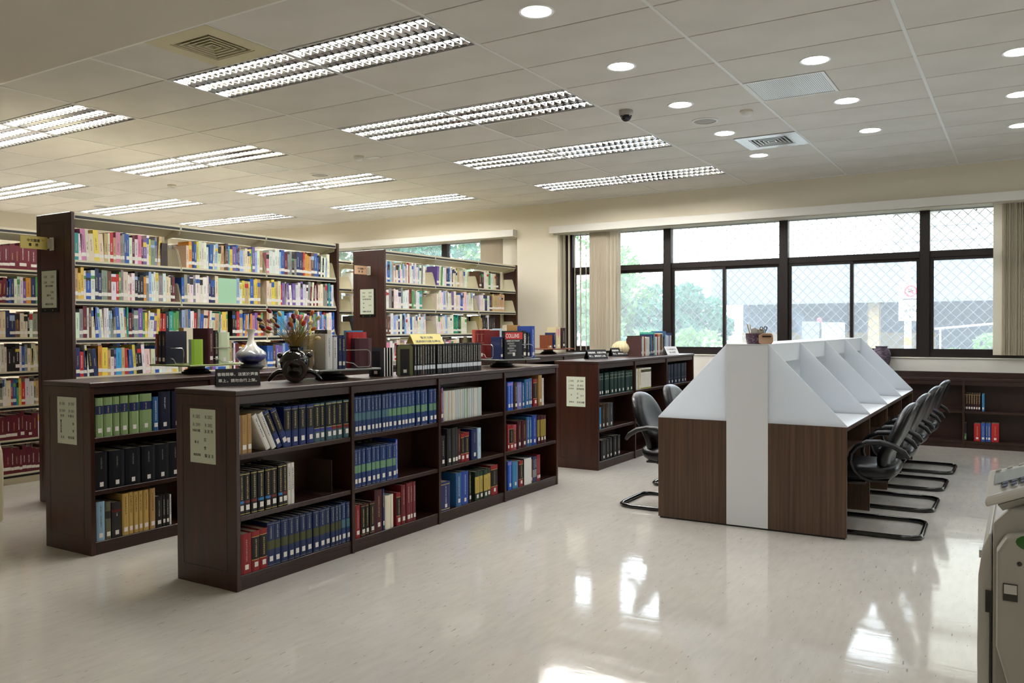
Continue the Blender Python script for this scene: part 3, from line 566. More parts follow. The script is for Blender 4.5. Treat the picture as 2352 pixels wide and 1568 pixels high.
ROWS={'f11':[(3.043,3.054,1,'WP',0.21),(3.057,3.099,1,'TN',0.21),(3.099,3.133,1,'TN',0.215),(3.368,3.424,1,'A',0.229),(3.424,3.472,1,'A',0.229),(3.482,3.537,1,'A',0.229),(3.544,3.601,1,'A',0.229),(3.604,3.651,1,'B',0.229),(3.651,3.691,1,'B',0.229),(3.702,3.75,1,'B',0.232),(3.75,3.795,1,'C2',0.232),(3.799,3.845,1,'C2',0.232),(3.856,3.903,1,'C2',0.235)],
'f12':[(3.04,3.076,1,'K1',0.232),(3.076,3.118,1,'K2',0.232),(3.124,3.167,1,'K2',0.232),(3.17,3.214,1,'K1',0.232),(3.224,3.262,1,'K1',0.232),(3.265,3.314,1,'K2',0.232),(3.317,3.35,1,'K1',0.24),(3.35,3.39,1,'K2',0.24),(3.39,3.413,1,'WP',0.235),(3.413,3.44,1,'WP',0.235)],
'f13':[(3.049,3.12,1,'R',0.219),(3.123,3.179,1,'RK',0.219),(3.179,3.233,1,'RK',0.222),(3.233,3.284,1,'O',0.245),(3.284,3.333,1,'O',0.245),(3.337,3.39,1,'O',0.245),(3.393,3.434,1,'O',0.245),(3.438,3.482,1,'O',0.245),(3.486,3.531,1,'O',0.245),(3.535,3.584,1,'O',0.245),(3.588,3.635,1,'O',0.245),(3.639,3.686,1,'O',0.245),(3.69,3.731,1,'O',0.245),(3.735,3.769,1,'O',0.245),(3.772,3.799,1,'O',0.245),(3.803,3.826,1,'O',0.245),(3.83,3.869,1,'T',0.25),(3.873,3.916,1,'T',0.25)],
'f21':[(3.95,3.986,1,'T',0.243),(3.986,4.022,1,'T',0.243),(4.026,4.063,1,'T',0.243),(4.063,4.109,1,'T',0.243),(4.113,4.142,1,'T',0.243),(4.146,4.18,1,'T',0.243),(4.184,4.214,1,'T',0.243),(4.219,4.249,1,'T',0.243),(4.249,4.279,1,'T',0.243),(4.284,4.323,1,'G',0.244),(4.323,4.368,1,'G',0.244),(4.372,4.413,1,'G',0.244),(4.418,4.45,1,'G',0.244),(4.45,4.487,1,'G',0.244),(4.487,4.524,1,'G',0.244),(4.524,4.567,1,'G',0.244),(4.586,4.629,1,'G',0.244),(4.634,4.678,1,'G',0.244),(4.678,4.712,1,'G',0.244),(4.727,4.772,1,'G',0.244),(4.777,4.818,1,'G',0.244)],
'f22':[(3.948,3.98,1,'G',0.243),(3.98,4.016,1,'G',0.243),(4.02,4.057,1,'G',0.243),(4.065,4.111,1,'G',0.243),(4.115,4.149,1,'G',0.243),(4.153,4.195,1,'G',0.243),(4.2,4.256,1,'G',0.243),(4.26,4.318,1,'G',0.243),(4.322,4.358,1,'G',0.243),(4.358,4.376,1,'BB',0.262)],
'f23':[(3.952,4.001,1,'R',0.208),(4.005,4.046,1,'MK',0.208),(4.05,4.083,1,'MK',0.208),(4.091,4.138,1,'MK',0.21),(4.142,4.219,1,'M',0.275),(4.219,4.236,1,'NV',0.27),(4.241,4.294,1,'CP',0.222),(4.294,4.329,1,'CP',0.222),(4.361,4.406,1,'RK',0.222),(4.411,4.457,1,'MR',0.265),(4.466,4.508,1,'MR',0.268),(4.508,4.537,1,'MR',0.268),(4.537,4.57,1,'MR',0.268)],
'f31':[(4.869,4.885,1,'R',0.24),(4.885,4.9,1,'BB',0.245),(4.906,5.199,21,'J',0.218),(5.211,5.403,15,'J',0.217)],
'f32':[(4.865,4.923,1,'KP',0.225),(4.944,4.997,1,'DG',0.27),(5.003,5.04,1,'DG',0.27),(5.04,5.079,1,'DG',0.27),(5.079,5.117,1,'M',0.255),(5.123,5.168,1,'RK',0.215),(5.168,5.23,1,'RK',0.22),(5.259,5.334,1,'NV',0.235),(5.34,5.388,1,'PB',0.235)],
'f33':[(4.866,4.977,1,'NG',0.21),(5.052,5.119,1,'BL',0.25),(5.124,5.215,1,'BR2',0.25),(5.226,5.255,1,'KG',0.23),(5.307,5.366,1,'GG',0.222),(5.372,5.42,1,'GG',0.222),(5.426,5.475,1,'GG',0.222),(5.475,5.53,1,'GG',0.225),(5.536,5.637,1,'RK',0.235)],
'f41':[(5.785,5.825,1,'BB',0.234),(5.825,5.878,1,'BB',0.234),(5.885,5.939,1,'HB',0.225),(5.946,6.015,1,'PU',0.222),(6.015,6.05,1,'BL',0.215),(6.057,6.128,1,'BL',0.24),(6.128,6.157,1,'BL',0.245),(6.157,6.186,1,'BL',0.245),(6.207,6.274,1,'RK',0.235),(6.303,6.363,1,'TN',0.265),(6.363,6.394,1,'WP',0.235)],
'f42':[(5.782,5.809,1,'R',0.215),(5.809,5.876,1,'RK',0.205),(5.876,5.93,1,'PR',0.205),(5.937,5.999,1,'M',0.23),(6.006,6.09,1,'M',0.23),(6.09,6.14,1,'BL',0.25),(6.14,6.176,1,'BL',0.245),(6.184,6.264,1,'BR2',0.258),(6.279,6.324,1,'MG',0.24),(6.331,6.377,1,'MG',0.24),(6.377,6.43,1,'MG',0.24)],
'f43':[(5.787,5.847,1,'BB',0.236),(5.86,5.948,1,'SB',0.222),(5.962,6.032,1,'RK',0.215),(6.046,6.167,1,'WK',0.222),(6.167,6.189,1,'TN',0.2),(6.189,6.226,1,'NGy',0.22),(6.226,6.263,1,'NGy',0.22),(6.263,6.293,1,'R',0.225),(6.293,6.323,1,'R',0.225)],
's1':[(3.068,3.117,1,'LG',0.245),(3.123,3.182,1,'LG',0.247),(3.189,3.233,1,'LG',0.247),(3.239,3.291,1,'LG',0.25),(3.3,3.366,1,'LG',0.25),(3.376,3.466,1,'LG',0.25),(3.47,3.511,1,'BL',0.225),(3.517,3.608,1,'KN',0.255),(3.615,3.697,1,'KN',0.255)],
's2':[(3.062,3.145,1,'KX',0.235),(3.155,3.263,1,'KX',0.235),(3.269,3.377,1,'KX',0.235),(3.384,3.485,1,'KX',0.235),(3.488,3.589,1,'KX',0.236),(3.592,3.688,1,'KX',0.236)],
's3':[(3.065,3.121,1,'LBL',0.245),(3.127,3.165,1,'OB',0.235),(3.171,3.238,1,'DK',0.225),(3.242,3.284,1,'TT',0.27),(3.287,3.32,1,'TT',0.27),(3.323,3.356,1,'TT',0.27),(3.36,3.39,1,'TT',0.27),(3.393,3.433,1,'TT',0.27),(3.44,3.481,1,'TT2',0.272),(3.485,3.533,1,'KP',0.21),(3.536,3.561,1,'KP',0.21),(3.564,3.589,1,'KP',0.21),(3.593,3.607,1,'WP',0.205)],
't11':[(7.514,7.553,1,'DGN',0.22),(7.563,7.613,1,'DGN',0.22),(7.643,7.693,1,'DGN',0.22),(7.693,7.744,1,'DGN',0.22),(7.775,7.858,1,'DGN',0.222),(7.868,7.942,1,'DGN',0.222),(7.964,8.039,1,'DGN',0.222),(8.05,8.138,1,'DGN',0.222),(8.16,8.261,1,'DGN',0.222),(8.272,8.353,1,'DGN',0.222)],
't12':[(8.446,8.493,1,'WP',0.225),(8.505,8.577,1,'BG',0.228),(8.577,8.874,8,'WO',0.228)],
't13':[(9.381,9.48,1,'NVV',0.235),(9.494,9.58,1,'NVV',0.235),(9.595,9.697,1,'NVV',0.237),(9.712,9.817,1,'NVV',0.237),(9.847,9.939,1,'NVV',0.238),(9.939,10.032,1,'NVV',0.238)],
't21':[(7.514,7.563,1,'SB',0.215),(7.573,7.653,1,'BW',0.24),(7.663,7.744,1,'BW',0.24),(7.754,7.848,1,'GYB',0.24)],
't22':[(8.749,8.875,1,'KP',0.2)],
't31':[(7.554,7.664,1,'KP',0.205),(7.674,7.745,1,'KP',0.205),(7.755,7.828,1,'KP',0.21),(7.849,7.933,1,'KP',0.215),(7.944,8.019,1,'KP',0.215)],
'b1':[(-0.591,-0.416,7,'RG',0.2),(-0.402,-0.378,1,'SB',0.2)],
'b2':[(-0.6,-0.557,1,'KE',0.205),(-0.481,-0.415,1,'RD',0.2),(-0.41,-0.368,1,'BLb',0.21),(-0.363,-0.345,1,'BLb',0.21),(-0.345,-0.312,1,'BLb',0.21),(-0.307,-0.232,1,'RD',0.21)],
'bv':[(4.643,4.667,1,'V',0.213),(4.672,4.696,1,'V',0.213),(4.701,4.73,1,'V',0.213),(4.735,4.755,1,'VT',0.205),(4.755,4.785,1,'V',0.213),(4.79,4.815,1,'V',0.213),(4.82,4.846,1,'V',0.213),(4.851,4.887,1,'V',0.213),(4.908,5.496,19,'V',0.212)]}
BAYY = {'f1': (3.018, 3.876), 'f2': (3.906, 4.780), 'f3': (4.81, 5.663), 'f4': (5.693, 6.545), 's': (3.035, 3.89), 't1': (7.415, 8.283), 't2': (8.313, 9.213), 't3': (9.243, 10.13)}
ZROW = {'1': .73, '2': .40, '3': .08}; ZN = {'1': 'top', '2': 'middle', '3': 'bottom'}
random.seed(11)
JC = ['#d2d4c8', '#c3d2d0', '#d8d2c0', '#b5d0d6', '#ddd8cc', '#cfc6d2', '#c8d6b8', '#e0ded2', '#a8c8d0', '#d6cdb8']
used = {}
def row(key, host, hostx, z, x, f, lim, shelfname, rz=PI/2, along='y'):
    idx = 0
    for y0, y1, n, st, h in ROWS[key]:
        y0, y1 = y0*f, y1*f
        for i in range(n):
            a, b = y0+(y1-y0)*i/n, y0+(y1-y0)*(i+1)/n
            if lim: a = max(a, lim[0]); b = min(b, lim[1])
            w = b-a-.0008
            if w < .004: continue
            hh = h*random.uniform(.995, 1.005); dd = min(.19 if st in ('J', 'WP', 'PB') else .21, .225)
            if st == 'V' or st == 'V0' or st == 'VT': dd = .165
            if along == 'x': dd = .15
            if key[0] == 't': dd = .195
            lb = '%s, %s %s' % (ST[st][3], ORD[idx], shelfname)
            nm = 'book'; base = None
            if st == 'J': nm = 'journal'; base = S(random.choice(JC))
            loc = (x-random.uniform(0, .006), a, z+.0005) if along == 'y' else (a, x+random.uniform(0, .005), z+.0005)
            place_book(st, w, hh, dd, loc, rz, lb, host, nm, base=base); idx += 1
for bay in '1234':
    for r in '123': row('f'+bay+r, 'books in the front low bookcase', 0, ZROW[r], -3.574, 3.574/3.6, BAYY['f'+bay], 'from left on %s shelf, %s bay, front bookcase' % (ZN[r], ORD[int(bay)-1]))
for r in '123': row('s'+r, 'books in the second low bookcase', 0, ZROW[r], -4.922, 4.922/4.95, BAYY['s'], 'from left on %s shelf of second bookcase' % ZN[r])
for k in ('t11', 't12', 't13', 't21', 't22', 't31'): row(k, 'books in the low bookcase by the carrels', 0, ZROW[k[1]], -3.57, 3.57/3.6, BAYY['t'+k[2]], 'from left, %s shelf, %s bay, bookcase beside carrels' % (ZN[k[1]], ORD[int(k[2])-1]))
row('b1', 'books under the window', 0, .43, 10.93, 1, None, 'from left on upper shelf under the window', 0, 'x')
row('b2', 'books under the window', 0, .085, 10.93, 1, None, 'from left on lower shelf under the window', 0, 'x')
row('bv', 'bound volumes on top of the front bookcase', 0, 1.075, -3.64, 3.64/3.66, None, 'in row atop the front bookcase')
# leaning books on the first shelf
for i, (st, y, w, h, a) in enumerate((('WP', 3.205, .033, .222, -27), ('WP', 3.248, .032, .228, -26), ('A', 3.288, .036, .235, -26), ('A', 3.334, .04, .24, -24))):
    place_book(st, w, h, .2, (-3.572, y, .731+0), PI/2, '%s, %s of the leaning books on the front bookcase' % (('white book', 'white book', 'navy volume', 'navy volume')[i], ORD[i]), 'books in the front low bookcase', lean=math.radians(a))
def plate(name, label, m, pts, a, b, ax='x'): return tag(MB().prism(pts, a, b, ax).obj(name, m), label, 'bookend')
M_bk = mat('brown_steel_bookend', '#3a2a20', .5)
q = MB(); q.box(-3.72, -3.715+.0, 3.60, 3.602, .401, .402); q = MB(); q.box(-3.80, -3.60, 3.745, 3.7475, .4005, .60); q.box(-3.80, -3.60, 3.66, 3.745, .4005, .402)
tag(q.obj('bookend', M_bk), 'brown metal bookend alone on the half-empty middle shelf of front bookcase', 'bookend')

# ---------------- tall steel racks ----------------
ZS = [1.955, 1.645, 1.335, 1.025, .715, .405, .095]
def rack(label, x0, x1, y0, y1, nb):
    t = thing('tall_rack', label, 'bookcase', ((x0+x1)/2, (y0+y1)/2, 0)); xm = (x0+x1)/2; org = wpos(t); TH = .035
    for a, b, f in ((y0, y0+TH, y0), (y1-TH, y1, y1)):
        e = Bx(x0, x1, a, b, 0, 2.336).obj('end_panel', M_woodz, t, bev=.006)
        q = MB(); u, v, z0, z1 = x0+.05, x1-.09, .12, 2.265; s = .004
        for bx in ((u, v, z0, z0+s), (u, v, z1-s, z1), (u, u+s, z0, z1), (v-s, v, z0, z1)): q.box(bx[0], bx[1], f-.0008, f+.0005, bx[2], bx[3])
        q.obj('inlay', M_inlay, e)
    L = (y1-y0-2*TH)/nb; dk = x1-.015-xm
    deck = MB().box(.02, dk, .004, L-.004, -.006, 0); deck.box(dk-.012, dk, .004, L-.004, -.042, .004)
    deck = deck.mesh('shelf', M_cream)
    strip = MB().box(dk, dk+.0015, .01, L-.01, -.034, -.013).mesh('label_strip', M_black)
    brk = MB().prism([(.02, 0), (dk-.004, 0), (dk-.05, .155), (dk-.065, .17), (.02, .17)], -.0012, .0012, 'y').mesh('bracket', M_cream)
    cbr = MB().prism([(.02, 0), (dk-.004, 0), (dk-.022, -.07), (.02, -.10)], -.0012, .0012, 'y').mesh('canopy_bracket', M_cream)
    cano = MB().add([(.02, .004, -.085), (dk-.012, .004, -.01), (dk-.012, L-.004, -.01), (.02, L-.004, -.085), (.02, .004, -.082), (dk-.012, .004, 0), (dk-.012, L-.004, 0), (.02, L-.004, -.082)],
        [(0, 3, 2, 1), (4, 5, 6, 7), (0, 1, 5, 4), (3, 7, 6, 2), (0, 4, 7, 3)]); cano.box(dk-.012, dk, .004, L-.004, -.042, .006); cano = cano.mesh('canopy', M_cream)
    post = MB().box(-.02, .02, -.018, .018, 0, 2.29).mesh('upright', M_cream)
    for i in range(nb+1):
        yy = y0+TH+L*i; yy += .02 if i == 0 else (-.02 if i == nb else 0)
        link('upright', post, t, (0, yy-org.y, 0))
    for i in range(nb):
        ya = y0+TH+L*i
        for sd in (0, 1):
            rz = PI*sd; yo = ya-org.y if sd == 0 else ya+L-org.y
            c = link('canopy', cano, t, (0, yo, 2.322), rz); link('label_strip', strip, c)
            for yy in (.006, L-.006): link('canopy_bracket', cbr, c, (0, yy, -.005))
            for z in ZS:
                s = link('shelf', deck, t, (0, yo, z), rz)
                if sd == 0:
                    link('label_strip', strip, s)
                    for yy in (.006, L-.006): link('bracket', brk, s, (0, yy, 0))
    Bx(xm-.22, xm+.22, y0+TH, y1-TH, 0, .06).obj('base_plinth', M_cream, t)
    return xm, L, y0+TH
STUFF = []
PALR = 'wwwcccgnblsrmoytevhdGGkwcwlbp'
PALW = 'wwwwwwccclwGwcwwdwwlgbwwcwwn'
def fill_row(s, ya, L, z, xs, frac, face=1, hmin=.2, hmax=.255, tall=.2):
    """s: string of colour letters, books packed from the near end; lower-case x = gap; uppercase via COL"""
    ws = []
    for ch in s: ws.append(.05 if ch == 'x' else .19 if ch == 'Q' else .075 if ch == 'H' else random.choice((.016, .022, .026, .03, .034, .042)))
    k = L*frac/sum(ws); y = ya+.012; lean = 0; run = 0
    for ch, w in zip(s, ws):
        w *= k
        if ch == 'x': y += w; continue
        h = random.uniform(hmin, hmax); d = random.uniform(.14, .19); c = COL[ch]
        if ch in 'QH': STUFF.append((Matrix.Translation((xs, y, z+.0035)) @ Matrix.Rotation(PI/2, 4, 'Z'), gen_book(w-.001, .235 if ch == 'Q' else .2, .1, c, [], None, None, True, PW))); y += w; continue
        c = tuple(min(1, v*random.uniform(.85, 1.12)) for v in c); bands = [(.13, .25, S('#ece9e0'))] if random.random() < .8 else []
        if random.random() < .25 and ch != 'm': bands = [(.7, random.uniform(.8, 1.), COL[random.choice('wnbrkyel')])]+bands
        lum = sum(c)/3
        tc = INK if lum > .25 else (GOLD if random.random() < .4 else WHT)
        g = gen_book(w-.0008, h, d, c, bands, (.36, .36+random.uniform(.25, .5), tc), None, True, PW)
        M = Matrix.Translation((xs, y, z+.0035)) @ Matrix.Rotation(PI/2, 4, 'Z')
        if face < 0: M = Matrix.Translation((xs, y+w, z+.0035)) @ Matrix.Rotation(-PI/2, 4, 'Z')
        if run <= 0 and random.random() < .05: run = random.randint(3, 6); lean = random.choice((-1, 1))*random.uniform(.04, .1)
        if run > 0: run -= 1; M = M @ Matrix.Rotation(lean, 4, 'Y')
        STUFF.append((M, g)); y += w
def rstr(n, pal): return ''.join(random.choice(pal) for _ in range(n))
random.seed(5)
# first tall rack (behind the second low case)
xm, L, yb = rack('tall cream steel rack with dark wooden end panel and yellow flag sign', -6.87, -6.38, 3.766, 6.78, 3)
T1 = [['twpccycdwrdpggbbwmwpmvwyggdH', 'xconbycwwwbclcdhhsyvbmlcccyevlwd', 'pwwwwlbmggkgnnmroodhbbkwkwlw'],
      ['dyywbwnngghwregcwpwkkkoglwwwgwcckm', 'bgcwgwwwwnncQlwydybyyd', 'ccyydcrvgwvwvwwvwwgmwmwmccggntbw'],
      ['wgmwhcblwwwlggbwdtmngveycwvyrrktee', 'lgbwrgbcrwcdtcydxkkrdbolopvor', 'dcgkssslbllscktewbyngebwblrbcwbb'],
      ['nrnwknoydwvsdrbykkwccbwwwcwcyc', 'wowrrwwbbhvlbbcdkwmwowrwb', 'bbhvvlbbscdkwmcgwnb']]
FR = [[.86, .95, .9], [.93, .92, .96], [.97, .95, .97], [.96, .9, .8]]
for r, z in enumerate(ZS):
    for b in range(3):
        s = T1[r][b] if r < 4 else rstr(26, PALR)
        fill_row(s, yb+L*b, L, z, -6.41, FR[r][b] if r < 4 else .9)
        fill_row(rstr(20, 'mmmmrcwwdnh'), yb+L*b, L, z, -6.84, random.uniform(.5, .85), -1)
xm, L, yb = rack('tall cream steel rack with dark panel and orange flag sign, nearer the window', -6.87, -6.38, 7.53, 10.55, 3)
T2 = [['wlbldwdwbwwlwdwrwwlwwlwgw', 'vcewwnbwwkcccdcccwc', 'hkwwcewcdk'], ['wwgkwwwgwwwmegwwt', 'wcwwlcwwcvwcwbbwcwcw', 'wwwnwnhdddddddd'], ['hhhwlwnwnlwwwbwcwwwwww', 'wwcwlwwwzzzkewcw', 'ddkkkwkkk'], ['pwwrwcdwwcdwpwwr', 'cwcwgwpwcw', 'wwcwcdw']]
FR = [[.78, .7, .5], [.72, .85, .65], [.8, .68, .4], [.8, .5, .4]]
for r, z in enumerate(ZS):
    for b in range(3):
        fill_row(T2[r][b] if r < 4 else rstr(20, PALW), yb+L*b+(.03 if b else 0), L, z, -6.41, FR[r][b] if r < 4 else .8)
        if r != 1: fill_row(rstr(12, 'wwcddhwk'), yb+L*b, L, z, -6.84, random.uniform(.25, .5), -1)
xm, L, yb = rack('tall steel rack at the far left behind the beige dehumidifier', -8.30, -7.80, 2.96, 6.78, 4)
T0 = [['mmmmmmmmm', 'mmmmmmmmmm'], ['mmnbnwEwvoneslw', 'mmnbnwEwvonees'], ['cchkncckwbhddd', 'ccnnhcckwghdd'], ['kwwnnwkkwbcdcc', 'wcckkkwbgcdcdc'], ['kwwwrmysbwgwcdo', 'gwwcrbtyrwwgdoo'], ['mmmmmmmmmwwmrw', 'mmmmmmmmwwrw'], ['mmmmmmmmmmm', 'mmmmmmmmmm']]
for r, z in enumerate(ZS):
    for b in range(4):
        s = T0[r][b]*2 if b < 2 else rstr(24, PALR)
        fill_row(s, yb+L*b, L, z, -7.83, .92)
        fill_row(rstr(14, 'mmrwcdn'), yb+L*b, L, z, -8.27, .6, -1)
xm, L, yb = rack('tall steel rack behind the orange-signed rack, near the window', -8.30, -7.80, 7.53, 10.55, 3)
for r, z in enumerate(ZS):
    for b in range(3):
        fill_row(rstr(14, 'ddccwwkhwct'), yb+L*b, L, z, -7.83, random.uniform(.5, .75))
st = link('shelved_books', book_mesh('shelved_books', STUFF)); tag(st, 'mass of books filling the four tall steel racks', 'books', None, 'stuff')

# signs and notices on the end panels
def notice(label, xc, zc, y, rows, name='notice', holder=False, w=.21, h=.297):
    t = thing(name, label, 'notice', (xc, y, zc-h/2))
    if holder:
        Bx(xc-w/2-.012, xc+w/2+.022, y-.006, y-.0005, zc-h/2-.035, zc+h/2+.006).obj('acrylic_backing', mat('dark_acrylic', '#101512', .15), t, bev=.002)
        y -= .006
        for sx in (-.06, .05): MB().ell((xc+sx, y-.001, zc-h/2-.02), .005, .003, .005, 10, 6).obj('screw', mat('brass_screw', '#b09a50', .3, metal=1), t, smooth=True)
    Bx(xc-w/2, xc+w/2, y-.0016, y-.0003, zc-h/2, zc+h/2).obj('paper_sheet', M_paper, t)
    for tx, dx, dz, sz, ink in rows:
        text_obj('lettering', tx, sz, ink, t, plane_m((xc+dx, y-.0016, zc+dz), (1, 0, 0), (0, -1, 0), .0004))
    return t
def std(a, b, c, d, small, big, s2, b2, s3, b3):
    return [(a, -.05, .105, .026, M_inkg), (b, .05, .105, .026, M_inkg), (c, -.05, .06, .026, M_inkg), (d, .05, .06, .026, M_inkg),
      (small, -.052, .028, .016, M_ink), (big, .05, .026, .021, M_ink), (s2, -.05, -.035, .016, M_ink), (b2[0], .02, -.02, .02, M_ink), (b2[1], .02, -.065, .02, M_ink), (s3, -.048, -.105, .015, M_ink), (b3, .052, -.107, .021, M_ink)]
notice('pale green call-number notice on the end of the front low bookcase', -3.826, .818, 2.988, std('R 585', 'R 582', 'R 599', 'R 585', '刑訴行體', '法 民 刑', '最 近', '總會', '規規規類', '編 法 法'))
notice('pale green call-number notice on the end of the second low bookcase', -5.155, .83, 3.005,
  [('JR 585', -.05, .105, .024, M_inkg), ('JR 200', .05, .105, .024, M_inkg), ('JR 584', -.05, .06, .024, M_inkg), ('JR 583', .05, .06, .024, M_inkg), ('民 刑', -.05, .028, .018, M_ink), ('宗 賢 法', .045, .028, .018, M_ink),
   ('國\n法\n規\n會\n編', -.065, -.04, .017, M_ink), ('規', .07, -.02, .018, M_ink), ('會', .07, -.065, .018, M_ink), ('法 法', -.05, -.108, .018, M_ink), ('會 法 編', .045, -.108, .018, M_ink)])
notice('cream call-number notice on the end of the bookcase beside the carrels', -3.795, .77, 7.385, std('J 000', 'JR 584', 'J 556', 'JR 803', '總 哲 宗', '民刑訴語', '總', '工程', '類 類 論', '法法法類')+[('訴 文', .07, -.04, .015, M_ink)])
notice('pale green notice in dark acrylic holder on the yellow-signed rack', -6.68, 1.73, 3.766, [('2580', -.05, .1, .024, M_inkg), ('2582', .05, .1, .024, M_inkg), ('2584', -.05, .055, .024, M_inkg), ('2583', .05, .055, .024, M_inkg), ('法學 司法類書', 0, .025, .018, M_ink), ('行 政', .045, -.025, .018, M_ink), ('國 際 法', 0, -.05, .018, M_ink), ('民 法', .045, -.075, .018, M_ink), ('編類 論文總集', 0, -.12, .018, M_ink)], holder=True)
notice('pale green notice in dark acrylic holder on the orange-signed rack', -6.645, 1.725, 7.53, [('2580', -.05, .105, .024, M_inkg), ('2587', .05, .105, .024, M_inkg), ('2584', -.05, .06, .024, M_inkg), ('2588', .05, .06, .024, M_inkg), ('刑法學 訴訟法論', 0, .028, .018, M_ink), ('商', -.05, -.02, .018, M_ink), ('公 法', .05, -.045, .018, M_ink), ('事', -.05, -.07, .018, M_ink), ('編類論 總集文書', 0, -.117, .018, M_ink)], holder=True)
def flag(label, x, y, z, m, m2):
    t = thing('flag_sign', label, 'sign', (x, y, z))
    Bx(x-.03, x+.03, y-.006, y-.0005, z-.052, z+.052).obj('bracket', M_ivory, t, bev=.002)
    Bx(x-.006, x+.006, y-.04, y-.006, z-.04, z+.04).obj('bracket_arm', M_ivory, t)
    Bx(x-.003, x+.003, y-.25, y-.04, z-.05, z+.05).obj('sign_plate', m, t)
    for tx, dz in (('中文圖書', .014), ('書　庫', -.02)): text_obj('lettering', tx, .026, M_ink, t, plane_m((x+.003, y-.15, z+dz), (0, 1, 0), (1, 0, 0), .0006))
    q = MB(); q.ell((x+.0035, y-.075 if m2 else y-.075, z+.022), .0006, .011, .008, 10, 6); q.obj('emblem', mat('orange_emblem', '#c98a30', .6), t)
flag('yellow flag sign on white bracket, end of the left tall rack', -6.64, 3.766, 2.092, mat('yellow_plate', '#cdbb62', .5), 1)
flag('pale orange flag sign on white bracket, end of the second tall rack', -6.615, 7.53, 2.092, mat('peach_plate', '#e8bf98', .5), 1)

# ---------------- reading carrels ----------------
t = thing('reading_carrel', 'double-sided row of study carrels, white dividers over walnut laminate desks', 'carrel', (-1.64, 7.7, 0))
CX0, CX1, S0, S1 = -2.295, -.985, -1.785, -1.495; CY = [5.79, 6.745, 7.70, 8.655, 9.61]
Bx(S0, S1, 5.788, 5.81, .012, 1.28).obj('end_column', M_whlam, t, bev=.002)
Bx(S0, S1, 9.59, 9.612, .012, 1.28).obj('end_column', M_whlam, t, bev=.002)
Bx(S0-.002, S1+.002, 5.786, 9.614, 1.28, 1.285).obj('spine_top', M_whlam, t)
for sx, xa, xb in ((-1, CX0, S0), (1, S1, CX1)):
    for i, y in enumerate(CY):
        a = y if i < 4 else y-.022
        e = Bx(xa, xb, a, a+.022, .012, .742).obj('side_panel', M_lam, t, bev=.0015)
        xi, xo = (S1, CX1) if sx > 0 else (S0, CX0)
        MB().prism([(xi, .742), (xo, .742), (xo, .748), (xi+sx*.006, 1.28), (xi, 1.28)], a+.002, a+.020).obj('divider_board', M_div, t, bev=.001)
    for i in range(4):
        a, b = CY[i]+.0225, CY[i+1]-(.0005 if i < 3 else .0225)
        Bx(xa, xb, a, b, .715, .742).obj('desktop', M_whlam, t, bev=.002)
        o = (xb-.004, xb+.001) if sx > 0 else (xa-.001, xa+.004)
        Bx(o[0], o[1], a, b, .714, .741).obj('edge_band', M_lam, t)
        Bx(xa+.03, xb-.02, a, b, .53, .545).obj('book_tray', M_lam, t)
        xi = S1 if sx > 0 else S0
        Bx(min(xi, xi-sx*.014), max(xi, xi-sx*.014), a, b, 1.15, 1.28).obj('header_board', M_whlam, t)
        xr = xi-sx*.11
        Bx(min(xr, xr-sx*.012), max(xr, xr-sx*.012), a, b, .1, 1.28).obj('back_board', M_whlam, t)
        Bx(min(xi, xi-sx*.014), max(xi, xi-sx*.014), a, b, .05, .715).obj('modesty_board', M_lam, t)
Bx(CX0+.01, CX1-.01, 5.80, 5.81, 0, .012).obj('foot_strip', M_black, t)

# ---------------- cantilever chairs ----------------
def cushion(hu, hv, th, p, fn, n=20, m=20, front=1., back=.5):
    """padded board: outline superellipse hu x hv, thickness th; fn maps (u, v, w) -> xyz"""
    b = MB(); vs = []; fs = []
    for sgn in (1, -1):
        for i in range(m+1):
            for k in range(n+1):
                a, c = 2*k/n-1, 2*i/m-1
                a2, c2 = math.sin(a*PI/2), math.sin(c*PI/2)
                rr = (abs(a2)**p+abs(c2)**p)**(1/p); mx = max(abs(a2), abs(c2), 1e-9); s = mx/rr if rr > 1e-9 else 1
                u, v = a2*s, c2*s
                e = min(1, (abs(u)**p+abs(v)**p)); wv = th*(1-e**3)**.5*(front if sgn > 0 else -back)
                vs.append(fn(u*hu, v*hv, wv))
        o = (m+1)*(n+1)*(0 if sgn > 0 else 1)
        for i in range(m):
            for k in range(n):
                q = (o+i*(n+1)+k, o+i*(n+1)+k+1, o+(i+1)*(n+1)+k+1, o+(i+1)*(n+1)+k); fs.append(q if sgn > 0 else q[::-1])
    return b.add(vs, fs)
